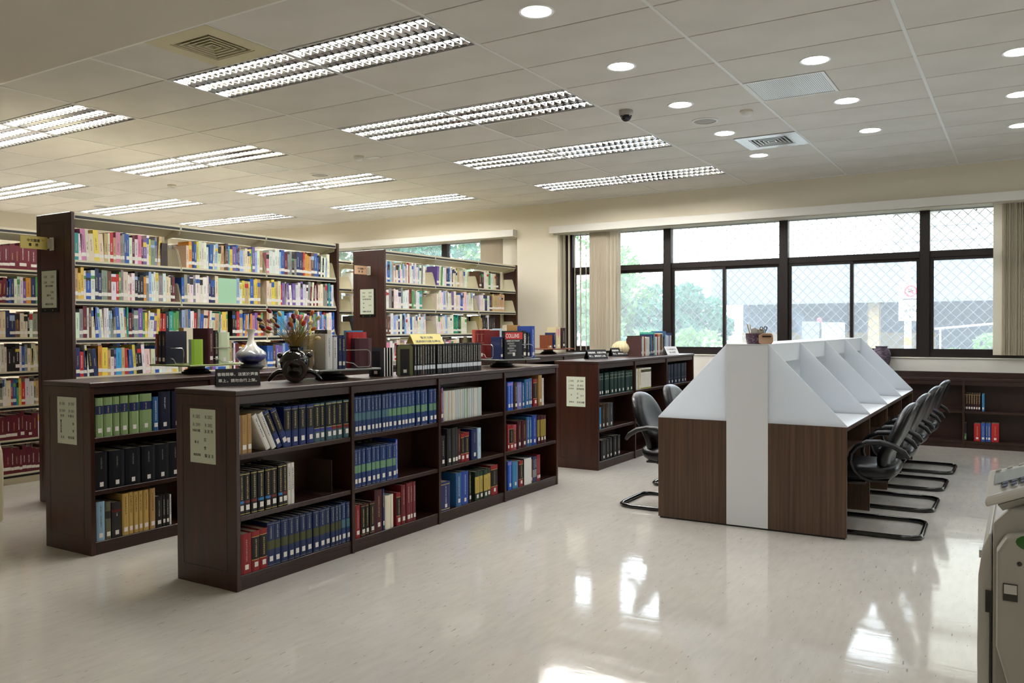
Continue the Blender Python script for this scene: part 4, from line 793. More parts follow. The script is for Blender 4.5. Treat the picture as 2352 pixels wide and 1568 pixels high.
def chair_parts():
    # local: sitter faces -x, origin on the floor
    def back(u, v, w):   # v: -.. height
        z = .635+v; t = (z-.385)/.5
        taper = 1-.15*max(0, t)**1.8
        x = .065+.165*max(0, t)**1.1-.03*math.exp(-((t-.3)/.2)**2)
        x += -.9*(u*u)*.35           # wraps forward at the sides
        return (x-w, u*taper, z)
    bk = cushion(.25, .25, .06, 3.0, back)
    def seat(u, v, w):
        x = -.135+v; f = max(0, (-.30-x)/.12)
        return (x, u, .415+w-.03*f*f+.5*max(0, x-.02)**2*3)
    se = cushion(.25, .28, .055, 4, seat, back=.9)
    arms = []
    for s in (-1, 1):
        y = s*.285; P = []
        pts = [(.215, .535), (.185, .575), (.12, .615), (.04, .633), (-.04, .628), (-.10, .60), (-.14, .55), (-.145, .49), (-.125, .43), (-.08, .385), (-.02, .362)]
        for i, (x, z) in enumerate(pts):
            P.append((x, y if i < 8 else y-s*.02*(i-7), z))
        arms.append(MB().tube(P, [.016, .025, .026, .026, .026, .025, .021, .017, .015, .014, .013], 10, flat=.75))
    base = MB(); R = .016; path = [(-.06, -.2, .345), (-.26, -.2, .345), (-.30, -.215, .335), (-.325, -.235, .30), (-.345, -.27, .06), (-.335, -.285, .025), (-.30, -.29, .018), (.16, -.29, .018), (.235, -.275, .018), (.275, -.23, .018), (.283, -.17, .018)]
    base.tube(path+[(x, -y, z) for x, y, z in path[::-1]], R, 8)
    und = MB(); und.box(-.28, .08, -.2, .2, .352, .366); und.box(-.16, -.06, -.06, .06, .33, .353)
    return bk, se, arms, base, und
bk, se, arms, base, und = chair_parts()
meshes = [('backrest', bk.mesh('backrest', M_leather, smooth=True)), ('seat', se.mesh('seat', M_leather, smooth=True)), ('armrest', arms[0].mesh('armrest', M_plast, smooth=True)),
          ('armrest', arms[1].mesh('armrest', M_plast, smooth=True)), ('sled_base', base.mesh('sled_base', M_tube, smooth=True)), ('seat_plate', und.mesh('seat_plate', M_plast))]
proto = thing('office_chair', '', 'chair', (0, 0, 0), 0, 'black leather cantilever chairs at the carrels')
for n, me in meshes: link(n, me, proto)
first = True
for i, y in enumerate((6.265, 7.22, 8.17, 9.12)):
    for sd, x, rz in ((1, -.855, 0), (-1, (-2.43, -2.53, -2.44, -2.42)[i], PI)):
        c = proto if first else copy_tree(proto); first = False
        c.location = (x+random.uniform(-.008, .008), y, 0); c.rotation_euler = (0, 0, rz+random.uniform(-.02, .02))
        c['label'] = 'black leather cantilever chair, %s from the open floor, on the %s side of carrels' % (ORD[i], 'copier' if sd > 0 else 'bookcase')

# ---------------- things on the low bookcases ----------------
ZT = 1.0755
def tent(label, c, ang, L, H, D, m, lines, ink, sz):
    t = thing('tent_sign', label, 'sign', (c[0], c[1], c[2])); M = Matrix.Translation(c) @ Matrix.Rotation(ang, 4, 'Z')
    # local: long axis x, face towards -y
    th = .002; b = MB()
    b.add([(-L/2, -D/2, 0), (L/2, -D/2, 0), (L/2, 0, H), (-L/2, 0, H), (-L/2, -D/2+th*2, 0), (L/2, -D/2+th*2, 0), (L/2, 0, H-th*2), (-L/2, 0, H-th*2)], [(0, 1, 2, 3), (7, 6, 5, 4), (0, 4, 5, 1), (1, 5, 6, 2), (3, 7, 4, 0), (2, 6, 7, 3)])
    b.add([(-L/2, D/2, 0), (L/2, D/2, 0), (L/2, 0, H), (-L/2, 0, H), (-L/2, D/2-th*2, 0), (L/2, D/2-th*2, 0), (L/2, 0, H-th*2), (-L/2, 0, H-th*2)], [(3, 2, 1, 0), (4, 5, 6, 7), (1, 5, 4, 0), (2, 6, 5, 1), (0, 4, 7, 3), (3, 7, 6, 2)])
    b.xf(M).obj('folded_board', m, t)
    nrm = (M.to_3x3() @ Vector((0, -H, D/2))).normalized(); ax = M.to_3x3() @ Vector((1, 0, 0))
    for tx, f, dx in lines:
        p = M @ Vector((dx, -D/2*(1-f), H*f)); text_obj('lettering', tx, sz, ink, t, plane_m(p, ax, nrm, .0008), bold=sz*.013)
    return t
YSG = [('書籍閱畢，送置於還書', .66, 0), ('車上，請勿自行上架。', .30, .004)]
AR = math.radians
tent('black tent sign with white lettering on the front bookcase, nearest the end', (-3.90, 3.29, ZT), AR(56), .245, .098, .10, M_signk, YSG, M_white, .0228)
tent('black tent sign behind the wheeled pot, on the second low bookcase', (-5.36, 5.09, ZT), AR(55), .245, .098, .10, M_signk, YSG, M_white, .0228)
tent('black tent sign on the bookcase beside the carrels', (-3.86, 7.98, ZT), AR(60), .245, .098, .10, M_signk, YSG, M_white, .0228)
tent('second black tent sign half hidden behind the brown book by the carrels', (-3.99, 8.86, ZT), AR(60), .245, .098, .10, M_signk, YSG, M_white, .0228)
tent('white tent sign beside the row of books near the carrels', (-3.66, 9.62, ZT), AR(66), .20, .10, .12, mat('white_card', '#e9ebee', .6), [('外文新書展示', .62, 0), ('歡迎閱覽', .28, 0)], M_inkg, .026)
tent('yellow tent sign lying on top of the black bound volumes', (-3.75, 4.88, ZT+.214), AR(66), .25, .072, .13, mat('yellow_card', '#e8d98a', .6), [('暫放勿動', .62, 0), ('過期期刊請洽櫃台', .25, 0)], M_inkg, .026)
# swivel book stands
def stand(label, cx, cy, rot, m_plate, m_base, half=.235, z=ZT, wires=True):
    t = thing('swivel_book_stand', label, 'book stand', (cx, cy, z))
    MB().lathe([(.105, 0), (.108, .008), (.09, .014), (.092, .022), (.07, .028), (.062, .032), (.062, .055), (.05, .057)], (cx, cy, z), 28).obj('turned_base', m_base, t, smooth=True)
    M = Matrix.Translation((cx, cy, z)) @ Matrix.Rotation(rot, 4, 'Z')
    Bx(-half, half, -half, half, .057, .070).xf(M).obj('turntable', m_plate, t, bev=.004)
    if wires:
        for r in range(4):
            R = M @ Matrix.Rotation(r*PI/2, 4, 'Z')
            p = [(-.02, -half+.03, .19), (.13, -half+.012, .19), (.15, -half+.01, .18), (.155, -half+.01, .165), (.155, -half+.01, .10), (.15, -half+.01, .085), (.135, -half+.01, .08), (.06, -half+.012, .08), (.03, -half+.02, .105), (-.02, -half+.03, .115)]
            MB().tube([R @ Vector(q) for q in p], .004, 6).obj('wire_support', M_chrome, t, smooth=True)
    return M
def sbook(M, st, u, w, h, d, side, label, group, off=0, bands=None, base=None, title=0, inset=.0):
    """book on a stand: side 0..3 is the turntable edge the spine faces, u along that edge"""
    R = M @ Matrix.Rotation(side*PI/2, 4, 'Z'); p = R @ Vector((u, -.205+inset, .0705)); e = R.to_euler()
    return place_book(st, w, h, d, p, e.z, label, group, bands=bands, base=base, title=title)
G1 = 'books on the swivel stand of the front bookcase'
Ms = stand('swivel metal book stand on the front bookcase beside the flower pot', -3.90, 4.06, AR(76), M_plate, M_grn)
ST['SW'] = ('#e6e8e8', [], (.35, .9, INK), '', 0); ST['SM'] = ('#4a1722', [], None, '', 0)
sbook(Ms, 'SW', -.17, .05, .225, .17, 0, 'thick white Japanese law dictionary standing on the front swivel stand', G1)
sbook(Ms, 'SW', -.118, .034, .205, .17, 0, 'slimmer white book right of the thick white dictionary on the stand', G1)
sbook(Ms, 'NV', -.08, .03, .215, .17, 0, 'navy gold-titled book behind the wire support of the front stand', G1)
sbook(Ms, 'NV', -.049, .024, .21, .17, 0, 'second navy book next to the maroon one on the front stand', G1)
sbook(Ms, 'SM', .05, .13, .195, .045, 0, 'maroon book turned cover outward behind the chrome wire', G1)
sbook(Ms, 'RD', .04, .14, .235, .03, 0, 'bright red book standing behind the maroon book on the stand', G1, inset=.06)
sbook(Ms, 'SB', .05, .13, .245, .03, 0, 'teal-topped book at the back of the front swivel stand', G1, inset=.10)
sbook(Ms, 'WP', .0, .045, .21, .16, 3, 'cream paperback with printed cover facing the bookcase end', G1)
sbook(Ms, 'BG', .05, .03, .215, .16, 3, 'cream book beside the printed paperback on the front stand', G1)
sbook(Ms, 'BL', -.06, .035, .20, .16, 3, 'blue and white zigzag book half hidden by the flower pot', G1)
sbook(Ms, 'KN', -.03, .03, .25, .16, 2, 'black book standing at the back of the front swivel stand', G1)
G2 = 'books on the swivel stand at the far end of the front bookcase'
Ms = stand('swivel metal book stand at the far end of the front bookcase', -3.82, 6.05, AR(72), M_plate, M_grn)
ST['RB'] = ('#7a1b20', [(.55, .56, '#c9a070'), (.86, .87, '#c9a070')], (.6, .84, S('#d8b890')), '', .12)
sbook(Ms, 'RB', -.10, .055, .24, .17, 3, 'thick dark red law dictionary, first of the pair on far stand', G2)
sbook(Ms, 'RB', -.043, .055, .24, .17, 3, 'thick dark red law dictionary, second of the pair on far stand', G2)
sbook(Ms, 'R', -.155, .045, .245, .16, 3, 'orange-red illustrated book left of the dark red dictionaries', G2, base=S('#cf5a48'))
sbook(Ms, 'NV', -.19, .028, .185, .12, 0, 'small navy book at the left of the far swivel stand', G2)
bb = sbook(Ms, 'KP', .05, .05, .235, .165, 0, 'black German dictionary with red banner standing on the far stand', G2, title=None)
p = Ms @ Vector((-.155, -.222, .0705))
dk = place_book('KP', .19, .235, .04, p, AR(72), 'black dictionary turned cover outward with red COLLINS banner', G2, title=None)
Mk = Matrix.Translation(p) @ Matrix.Rotation(AR(72), 4, 'Z')
ban = Bx(.0, .19, -.0065, -.0055, .165, .222).xf(Mk).obj('banner', mat('red_banner', '#cf3328', .5)); ban.parent = dk; ban.matrix_parent_inverse = (Matrix.Translation(dk.location) @ Matrix.Rotation(AR(72), 4, 'Z')).inverted()
def on_cover(tx, sz, u, z, m, align='CENTER', sx=1, rot=0, dy=0):
    o = text_obj('lettering', tx, sz, m, None, Mk @ Matrix.Translation((u, -.0072-dy, z)) @ Matrix.Rotation(PI/2, 4, 'X') @ Matrix.Rotation(rot, 4, 'Z'), align, sx=sx, bold=sz*.012)
    o.parent = dk; o.matrix_parent_inverse = (Matrix.Translation(dk.location) @ Matrix.Rotation(AR(72), 4, 'Z')).inverted()
on_cover('COLLINS', .046, .078, .192, M_white, sx=.8)
on_cover('GERMAN DICTIONARY', .0165, .085, .151, M_white, sx=.85)
for i in range(5): on_cover('Over 80 000 headwords\nand phrases for all users', .0075, .06+.02*(i % 2), .13-.02*i, M_white)
Mg = Ms @ Matrix.Translation((.075, -.205-.006, .0705))
o = text_obj('lettering', 'GERMAN', .03, M_white, None, Mg @ Matrix.Translation((0, -.001, .15)) @ Matrix.Rotation(PI/2, 4, 'X') @ Matrix.Rotation(-PI/2, 4, 'Z')); o.parent = bb; o.matrix_parent_inverse = (Matrix.Translation(bb.location) @ Matrix.Rotation(AR(72), 4, 'Z')).inverted()
sbook(Ms, 'KP', .105, .03, .22, .165, 0, 'plain black book right of the German dictionary spine', G2)
sbook(Ms, 'BR2', .145, .05, .275, .17, 0, 'tall blue paperback with white oval at right of far stand', G2)
sbook(Ms, 'TN', .0, .06, .285, .15, 1, 'tan book with page edges showing at the back of far stand', G2)
sbook(Ms, 'PB', -.09, .03, .255, .15, 2, 'pale paperback at the back of the far swivel stand', G2)
G3 = 'books on the swivel stand of the second bookcase'
Ms = stand('olive swivel book stand on the second low bookcase at left', -5.33, 4.11, AR(90), mat('olive_plate', '#8f9a62', .5), M_grn)
sbook(Ms, 'R', -.20, .03, .225, .16, 3, 'rust-red book at the left of the olive swivel stand', G3, base=S('#8f3226'))
sbook(Ms, 'KN', -.165, .042, .245, .18, 3, 'navy dictionary with brown title patch, left one on olive stand', G3, bands=[(.66, .9, S('#3a2018'))])
sbook(Ms, 'KN', -.12, .042, .245, .18, 3, 'navy dictionary with brown title patch, right one on olive stand', G3, bands=[(.66, .9, S('#3a2018'))])
sbook(Ms, 'M', -.055, .05, .265, .17, 0, 'tall maroon book with white title on the olive stand', G3)
sbook(Ms, 'CP', -.2, .10, .185, .03, 0, 'bright green book turned cover outward behind the wire', G3, base=S('#8fb52c'))
sbook(Ms, 'KG', .0, .035, .25, .17, 0, 'black and silver patterned book on the olive stand', G3)
sbook(Ms, 'LBL', .04, .1, .235, .06, 0, 'pale green book turned cover outward on the olive stand', G3, base=S('#c9d6b0'), title=None)
sbook(Ms, 'TN', -.1, .1, .27, .06, 2, 'brown-edged book lying back at the rear of olive stand', G3)
G4 = 'books on the wooden swivel stand before the column'
M_ws = mat('reddish_stand_wood', '#7a3a20', .4)
Ms = stand('reddish wooden swivel book stand on the low bookcase before the column', -5.2, 9.35, AR(72), M_ws, M_wood, wires=False)
sp = bpy.data.objects[-1] if False else None
sbook(Ms, 'NV', -.10, .03, .20, .16, 0, 'narrow blue-footed book on the wooden swivel stand', G4)
sbook(Ms, 'BG', -.055, .075, .27, .17, 0, 'thick cream and pink book on the wooden swivel stand', G4, bands=[(.6, .9, S('#dba8a4'))])
sbook(Ms, 'HB', .04, .07, .26, .17, 0, 'thick dark brown ornate book on the wooden swivel stand', G4)
sbook(Ms, 'TN', -.2, .08, .17, .15, 0, 'brown box-like book at the left of the wooden stand', G4, base=S('#8a4526'))
# bookends and white-spined binders next to the black volumes
def lbookend(label, p0, p1, h, m):
    d = Vector((p1[0]-p0[0], p1[1]-p0[1], 0)); L = d.length; M = Matrix.Translation((p0[0], p0[1], ZT)) @ Matrix.Rotation(math.atan2(d.y, d.x), 4, 'Z')
    q = MB(); k = L*.27; hc = h*.62      # upright plate with an arch cut out of it, and the tongue that lay in it
    q.box(0, k, 0, .002, 0, hc); q.box(L-k, L, 0, .002, 0, hc)
    q.prism([(0, hc), (k, hc), (k+.006, hc+.01), (L-k-.006, hc+.01), (L-k, hc), (L, hc), (L, h-.012), (L-.012, h), (.012, h), (0, h-.012)], 0, .002, 'y')
    q.box(k, L-k, 0, .09, 0, .0012)
    return tag(q.xf(M).obj('bookend', m), label, 'bookend')
lbookend('dark grey metal bookend left of the white-spined binders', (-3.80, 4.32), (-3.70, 4.35), .20, mat('grey_bookend', '#3f444a', .45))
lbookend('olive metal bookend between binders and black volumes', (-3.70, 4.50), (-3.637, 4.592), .212, mat('olive_bookend', '#6a6b48', .45))
for i in range(4):
    ST['BI'] = ('#e4e4da', [], None, '', 0); SIDE['BI'] = '#15161a'
    place_book('BI', .012, .195, .10, (-3.735, 4.40+.028*i, ZT), PI/2, 'black binder with white spine, %s from the grey bookend' % ORD[i], 'binders on the front bookcase')
place_book('KP', .10, .175, .02, (-3.802, 4.3235, ZT), math.atan2(.03, .10), 'black folder standing behind the dark grey bookend', 'binders on the front bookcase', title=None)
place_book('KP', .105, .185, .012, (-3.7025, 4.5035, ZT), math.atan2(.092, .063), 'black folder standing behind the olive bookend', 'binders on the front bookcase', title=None)
# row of new books near the carrels
random.seed(21); G5 = 'books standing in a row on the bookcase by the carrels'
br = [('HB', .03, .235), ('WP', .045, .225), ('R', .022, .23), ('BG', .022, .21), ('WP', .025, .215), ('SW', .04, .22), ('WP', .04, .22), ('KN', .025, .235), ('BL', .03, .235), ('HB', .025, .21), ('NV', .02, .25), ('SB', .05, .275), ('WP', .04, .22), ('R', .03, .25),
      ('WP', .035, .22), ('TN', .04, .25), ('M', .045, .25), ('BG', .03, .26), ('KP', .025, .22), ('BL', .04, .285), ('WP', .03, .24), ('PB', .03, .235), ('SW', .03, .225), ('PU', .035, .23), ('WP', .03, .23), ('NV', .04, .26)]
y = 8.96
for i, (s, ww_, h) in enumerate(br):
    ww_ *= 1.13; place_book(s, ww_, h, .17, (-3.76+random.uniform(-.006, .006), y, ZT), PI/2, '%s, %s in the row atop the bookcase beside carrels' % (ST[s][3] or 'white book', ORD[i]), G5, base=S('#46aa96') if s == 'SB' else None); y += ww_+.001
q = MB(); q.prism([(-3.93, ZT), (-3.745, ZT), (-3.745, ZT+.2), (-3.76, ZT+.215), (-3.915, ZT+.215), (-3.93, ZT+.2)], 8.925, 8.935, 'y')
tag(q.obj('bookend', mat('brown_bookend_board', '#4a2a26', .5)), 'brown printed bookend board at the start of the row by the carrels', 'bookend')
# woven ball vase
b = MB(); pr = [(.03, 0), (.075, .012), (.115, .05), (.125, .09), (.11, .13), (.07, .16), (.035, .17), (.03, .165)]
M_wv = mat('straw_weave', '#dccfa4', .6)
t = thing('woven_ball_vase', 'round straw-coloured ribbed vase behind the tent signs by the carrels', 'vase', (-4.0, 8.70+.28, ZT))
MB().lathe(pr, t.location, 24).obj('body', M_wv, t, smooth=True)
for k in range(20):
    a = 2*PI*k/20; MB().tube([(t.location.x+(r+.002)*math.cos(a), t.location.y+(r+.002)*math.sin(a), ZT+z) for r, z in pr], .005, 5).obj('rib', M_wv, t, smooth=True)
# porcelain vase on its stand
def vase_mat():
    m = mat('blue_glaze', '#ffffff', .08, coat=.5); nt = m.node_tree; b = nt.nodes['Principled BSDF']; N = nt.nodes.new; L = nt.links.new
    tc = N('ShaderNodeTexCoord'); s = N('ShaderNodeSeparateXYZ'); nz = N('ShaderNodeTexNoise'); nz.inputs['Scale'].default_value = 25; ma = N('ShaderNodeMath'); ma.operation = 'MULTIPLY_ADD'; ma.inputs[1].default_value = .05
    r = N('ShaderNodeValToRGB'); e = r.color_ramp.elements; e[0].position = .03; e[0].color = (*S('#1d2260'), 1); e[1].position = .17; e[1].color = (*S('#e4e0d6'), 1)
    x = e.new(.075); x.color = (*S('#2f3f96'), 1); x = e.new(.105); x.color = (*S('#8f9298'), 1)
    L(tc.outputs['Object'], s.inputs[0]); L(tc.outputs['Object'], nz.inputs[0]); L(nz.outputs[0], ma.inputs[0]); L(s.outputs[2], ma.inputs[2]); L(ma.outputs[0], r.inputs[0]); L(r.outputs[0], b.inputs['Base Color']); return m
vx, vy = -5.36, 4.66
t = thing('vase_stand', 'round black wooden stand under the blue and white vase', 'stand', (vx, vy, ZT))
MB().lathe([(.075, 0), (.09, .004), (.092, .012), (.105, .02), (.104, .03), (.085, .034), (.083, .042), (.07, .046)], (vx, vy, ZT), 28).obj('turned_disc', M_signk, t, smooth=True)
t = thing('porcelain_vase', 'long-necked white porcelain vase with deep blue glazed belly', 'vase', (vx, vy, ZT+.046))
MB().lathe([(.06, 0), (.062, .008), (.075, .012), (.105, .035), (.122, .065), (.118, .09), (.09, .115), (.055, .14), (.034, .165), (.025, .195), (.023, .235), (.028, .26), (.042, .278), (.042, .282), (.036, .28), (.02, .25)], (vx, vy, ZT+.046), 32).obj('body', vase_mat(), t, smooth=True)
# wheeled pot with dried flowers
M_glz = mat('black_glaze', '#060607', .06, coat=.6); M_rust = mat('rusty_rim', '#2c1a14', .4); px_, py_ = -3.84, 3.68
t = thing('wheeled_pot', 'glossy black pot on wheel and curved legs, front bookcase', 'pot', (px_, py_, ZT))
MB().lathe([(.045, .045), (.06, .055), (.083, .09), (.092, .125), (.088, .155), (.07, .18), (.045, .192), (.034, .198), (.033, .212), (.042, .22), (.036, .218), (.028, .205)], (px_, py_, ZT), 28).obj('body', M_glz, t, smooth=True)
cdv = Vector((.72, -.69, 0)).normalized(); sdv = Vector((.69, .72, 0)).normalized(); P0 = Vector((px_, py_, ZT))
for s in (-1, 1):
    MB().ell(P0+sdv*s*.088+Vector((0, 0, .165)), .018, .018, .018, 10, 8).obj('lug', M_glz, t, smooth=True)
    q = [P0+sdv*s*.05+Vector((0, 0, .065)), P0+sdv*s*.095+Vector((0, 0, .066)), P0+sdv*s*.125+Vector((0, 0, .05)), P0+sdv*s*.145+Vector((0, 0, .025)), P0+sdv*s*.16+Vector((0, 0, .010))]
    MB().tube(q, [.014, .016, .015, .013, .009], 10).obj('leg', M_glz, t, smooth=True)
Mw = Matrix.Translation(P0+cdv*.075+Vector((0, 0, .075))) @ Matrix(((sdv.x, 0, cdv.x, 0), (sdv.y, 0, cdv.y, 0), (0, 1, 0, 0), (0, 0, 0, 1)))
whl = MB().lathe([(.048, -.012), (.072, -.012), (.074, 0), (.07, .012), (.05, .014), (.046, .004)], n=32).xf(Mw).obj('wheel', M_rust, t, smooth=True)
MB().lathe([(.046, -.008), (.046, .004), (.02, .006), (.012, .014), (.006, .015)], n=28).xf(Mw).obj('hub', M_glz, whl, smooth=True)
MB().lathe([(.048, -.012), (.072, -.012), (.074, 0), (.07, .012), (.05, .014), (.046, .004)], n=32).xf(Matrix.Translation(-cdv*.15) @ Mw).obj('wheel', M_rust, t, smooth=True)
random.seed(8)
t = thing('dried_flowers', 'bunch of dried grass and coloured straw flower heads in the wheeled pot', 'dried flowers', (px_, py_, ZT+.2))
M_stem = mat('dry_stem', '#a08a4e', .8); g = MB(); top = P0+Vector((0, 0, .2)); up = Vector((0, 0, 1))
for i in range(230):
    a, r = random.uniform(-1, 1), random.uniform(-.06, .06); ln = random.uniform(.09, .21); ang = random.gauss(.18, .42)
    dirv = (sdv*math.sin(ang)+cdv*random.uniform(-.35, .35)+up*math.cos(ang)).normalized(); b0 = top+sdv*random.uniform(-.02, .02)+cdv*random.uniform(-.02, .02)
    g.tube([b0, b0+dirv*ln*.5, b0+dirv*ln+sdv*.02*math.sin(ang)], [.0014, .0012, .0005], 3)
g.obj('dried_grass', M_stem, t)
heads = [(-.19, .245, 'm'), (-.125, .225, 'c'), (-.155, .19, 'n'), (-.19, .18, 'p'), (-.168, .182, 'd'), (-.24, .165, 'd'), (-.25, .19, 'n'), (-.235, .145, 'n'), (-.225, .128, 'r'), (-.19, .134, 'r'), (-.2, .115, 'd'), (-.14, .15, 'm'), (-.04, .21, 'm'), (-.02, .235, 'c'),
   (-.055, .19, 'c'), (-.035, .185, 'n'), (.0, .2, 'p'), (.01, .205, 'o'), (.015, .175, 'y'), (.025, .165, 'r'), (.045, .2, 'p'), (.035, .18, 'p'), (.08, .232, 'o'), (.12, .2, 'c'), (.07, .17, 'c'), (.09, .13, 'o'), (.115, .07, 'c'), (-.05, .155, 'o'), (-.06, .16, 'm')]
hm = {}
for u, z, ch in heads:
    p = top+sdv*(u*.95+.03)+up*(z*.98)+cdv*random.uniform(-.05, .05); b0 = top+sdv*random.uniform(-.015, .015)+cdv*random.uniform(-.015, .015); md = (p+b0)/2+up*.03
    MB().tube([b0, md, p], .0013, 4).obj('stem', M_stem, t)
    if ch not in hm: hm[ch] = mat('flower_'+ch, {'o': S('#c8641c'), 'm': S('#7a1622'), 'n': S('#2c2c46'), 'c': S('#d8c48a'), 'd': S('#b09c5c')}.get(ch, COL[ch]), .6)
    dv = (p-md).normalized(); q = MB().ell((0, 0, 0), .0125, .0125, .019, 10, 8); q.xf(Matrix.Translation(p) @ dv.to_track_quat('Z', 'Y').to_matrix().to_4x4()).obj('flower_head', hm[ch], t, smooth=True)
# basket of stationery on the carrel top
bx, by, bz = -1.60, 5.90, 1.2852
t = thing('wicker_basket', 'small purple woven basket with wooden tag on the carrel top', 'basket', (bx, by, bz)); M_wk = mat('purple_wicker', '#4a2a3c', .5, noise=('#8a7a8c', (90, 90, 160), 2, .5, .65))
MB().lathe([(.06, 0), (.068, .004), (.076, .04), (.078, .075), (.074, .075), (.07, .01)], (bx, by, bz), 24).obj('body', M_wk, t, smooth=True)
for i in range(7): MB().tube([(bx+(.068+.0013*i)*math.cos(2*PI*k/20), by+(.068+.0013*i)*math.sin(2*PI*k/20), bz+.006+.0105*i) for k in range(20)], .0045, 5, closed=True).obj('woven_strand', M_wk, t, smooth=True)
fx = Vector((.52, -.85, 0)).normalized(); fs = Vector((.85, .52, 0)); tgc = Vector((bx, by, bz+.04))+fx*.086+fs*.035
Mt = Matrix(((fs.x, 0, fx.x, tgc.x), (fs.y, 0, fx.y, tgc.y), (0, 1, 0, tgc.z), (0, 0, 0, 1)))
MB().prism([(-.05, -.03), (-.035, -.04), (.04, -.04), (.052, -.025), (.05, .02), (.04, .035), (-.02, .035), (-.05, .022)], 0, .004, 'z').xf(Mt).obj('wooden_tag', mat('pale_wood_tag', '#c9a384', .6), t, bev=.002)
Bx(-.025, .035, .008, .018, .004, .012).xf(Mt).obj('tag_clip', M_rust, t)
def stick(n, label, u, z, r, m, ang):
    b0 = Vector((bx, by, bz+.02))+fs*u*.6; d = (fs*math.sin(ang)+up*math.cos(ang)); tag(MB().tube([b0, b0+d*z], r, 6).obj(n, m), label, n.replace('_', ' '))
stick('pencil', 'yellow pencil sticking up at the left of the basket', -.06, .125, .0035, mat('pencil_yellow', '#cdb87a', .5), -.28); stick('pen', 'white pen beside the yellow pencil in the basket', -.045, .12, .004, M_sillp, -.2); stick('pen', 'blue pen at the right of the purple basket', .06, .105, .0035, mat('pen_blue', '#2a5ab8', .4), .35)
t = thing('scissors', 'black-handled scissors standing in the basket', 'scissors', (bx+.035, by, bz+.02))
for s in (-1, 1):
    c = Vector((bx, by, bz+.108))+fs*(.036+s*.014)+fx*.03
    MB().tube([c+fs*.010*math.cos(2*PI*k/14)+up*.012*math.sin(2*PI*k/14) for k in range(14)], .003, 6, closed=True).obj('handle', M_plast, t, smooth=True)
q = Vector((bx, by, bz+.02))+fs*.03+fx*.03; MB().tube([q, q+up*.075+fs*.006], .004, 6).obj('blades', M_chrome, t)
for u, h, wd, lb in ((-.02, .115, .05, 'white folded paper bundle standing in the basket'), (.025, .11, .045, 'cream card slips standing in the basket')):
    c = Vector((bx, by, bz))+fs*u; M = Matrix.Translation(c) @ Matrix(((fs.x, fx.x, 0, 0), (fs.y, fx.y, 0, 0), (0, 0, 1, 0), (0, 0, 0, 1)))
    tag(MB().prism([(-wd/2, .012), (wd/2, .012), (wd/2+.004, h*.85), (wd*.1, h), (-wd/2, h*.9)], -.012, .006, 'y').xf(M).obj('paper_slip', M_sillp if u < 0 else mat('cream_card', '#e6dcc0', .7)), lb, 'paper')
# wicker jar on the bookcase under the window
jx, jy, jz = -1.475, 11.0, .80
t = thing('wicker_jar', 'dark purple-brown textured jar on the bookcase under the window', 'jar', (jx, jy, jz))
MB().lathe([(.055, 0), (.06, .01), (.085, .12), (.102, .20), (.107, .27), (.09, .32), (.066, .345), (.064, .352), (.072, .362), (.07, .368), (.055, .366), (.05, .34)], (jx, jy, jz), 28).obj('body', mat('coiled_wicker', '#3c2a36', .55, noise=('#75687c', (25, 25, 120), 3, .4, .65), bump=.6), t, smooth=True)

# ---------------- copier at the right edge ----------------
M_cop = mat('copier_grey_plastic', '#aeaca3', .45); M_cop2 = mat('copier_light_panel', '#c9c9c2', .4); M_cop3 = mat('copier_dark_slot', '#3a3834', .5); M_key = mat('blue_key', '#3c4766', .5)
t = thing('photocopier', 'grey office photocopier cut off by the right edge of the view', 'copier', (.3, 2.95, 0))
MB().prism([(-.07, .02), (.62, .02), (.62, .90), (-.03, .90), (-.07, .855)], 2.665, 3.25, 'y').obj('body', M_cop, t, bev=.008, seg=2)
MB().prism([(-.072, .02), (-.072, .818), (-.078, .822), (-.096, .775), (-.106, .70), (-.108, .5), (-.104, .02)], 2.68, 3.2, 'y').obj('side_door', M_cop2, t, bev=.006, seg=2)
Bx(-.1065, -.098, 2.74, 2.78, .735, .757).obj('door_latch', M_chrome, t)
Bx(-.088, -.074, 2.674, 2.681, .60, .66).obj('door_grip', M_cop3, t); Bx(-.078, -.0735, 2.674, 2.681, .05, .60).obj('door_groove', M_cop3, t)
MB().prism([(-.06, .79), (-.038, .832), (.03, .845), (.4, .845), (.4, .02), (.0, .02), (-.03, .42), (-.06, .53)], 2.60, 2.666, 'y').obj('front_cover', M_cop, t, bev=.010, seg=2)
Bx(-.044, -.01, 2.596, 2.6005, .662, .708).obj('cover_grip', M_cop3, t); Bx(-.042, -.012, 2.592, 2.5965, .682, .706).obj('grip_flap', M_cop2, t)
for z in (.765, .42): MB().ell((-.006, 2.598, z), .006, .004, .006, 10, 6).obj('screw', M_cop3, t, smooth=True)
# tilted control panel: corners near-left, near-right (extended), far-right, far-left
A_, B_ = Vector((-.086, 2.48, .95)), Vector((.002, 2.60, .966)); D_, E_ = Vector((-.08, 2.66, 1.003)), Vector((.003, 2.78, 1.010))
B_ = A_+(B_-A_)*4; E_ = D_+(E_-D_)*4; dn = Vector((0, .0, -.024)); up3 = (B_-A_).cross(D_-A_).normalized()
pn = MB().hexa([A_+dn+Vector((.004, .01, 0)), B_+dn, E_+dn*2.6, D_+dn*2.6, A_, B_, E_, D_]).obj('control_panel', M_cop2, t, bev=.008, seg=2)
MB().hexa([A_+dn+Vector((.04, .16, -.03)), B_+dn+Vector((0, .1, -.03)), E_+dn*4, D_+dn*4+Vector((.03, .1, 0)), A_+dn*.9+Vector((.03, .06, 0)), B_+dn*.9, E_+dn, D_+dn+Vector((.03, 0, 0))]).obj('panel_neck', M_cop, t)
ex, ey = (B_-A_)/4, D_-A_
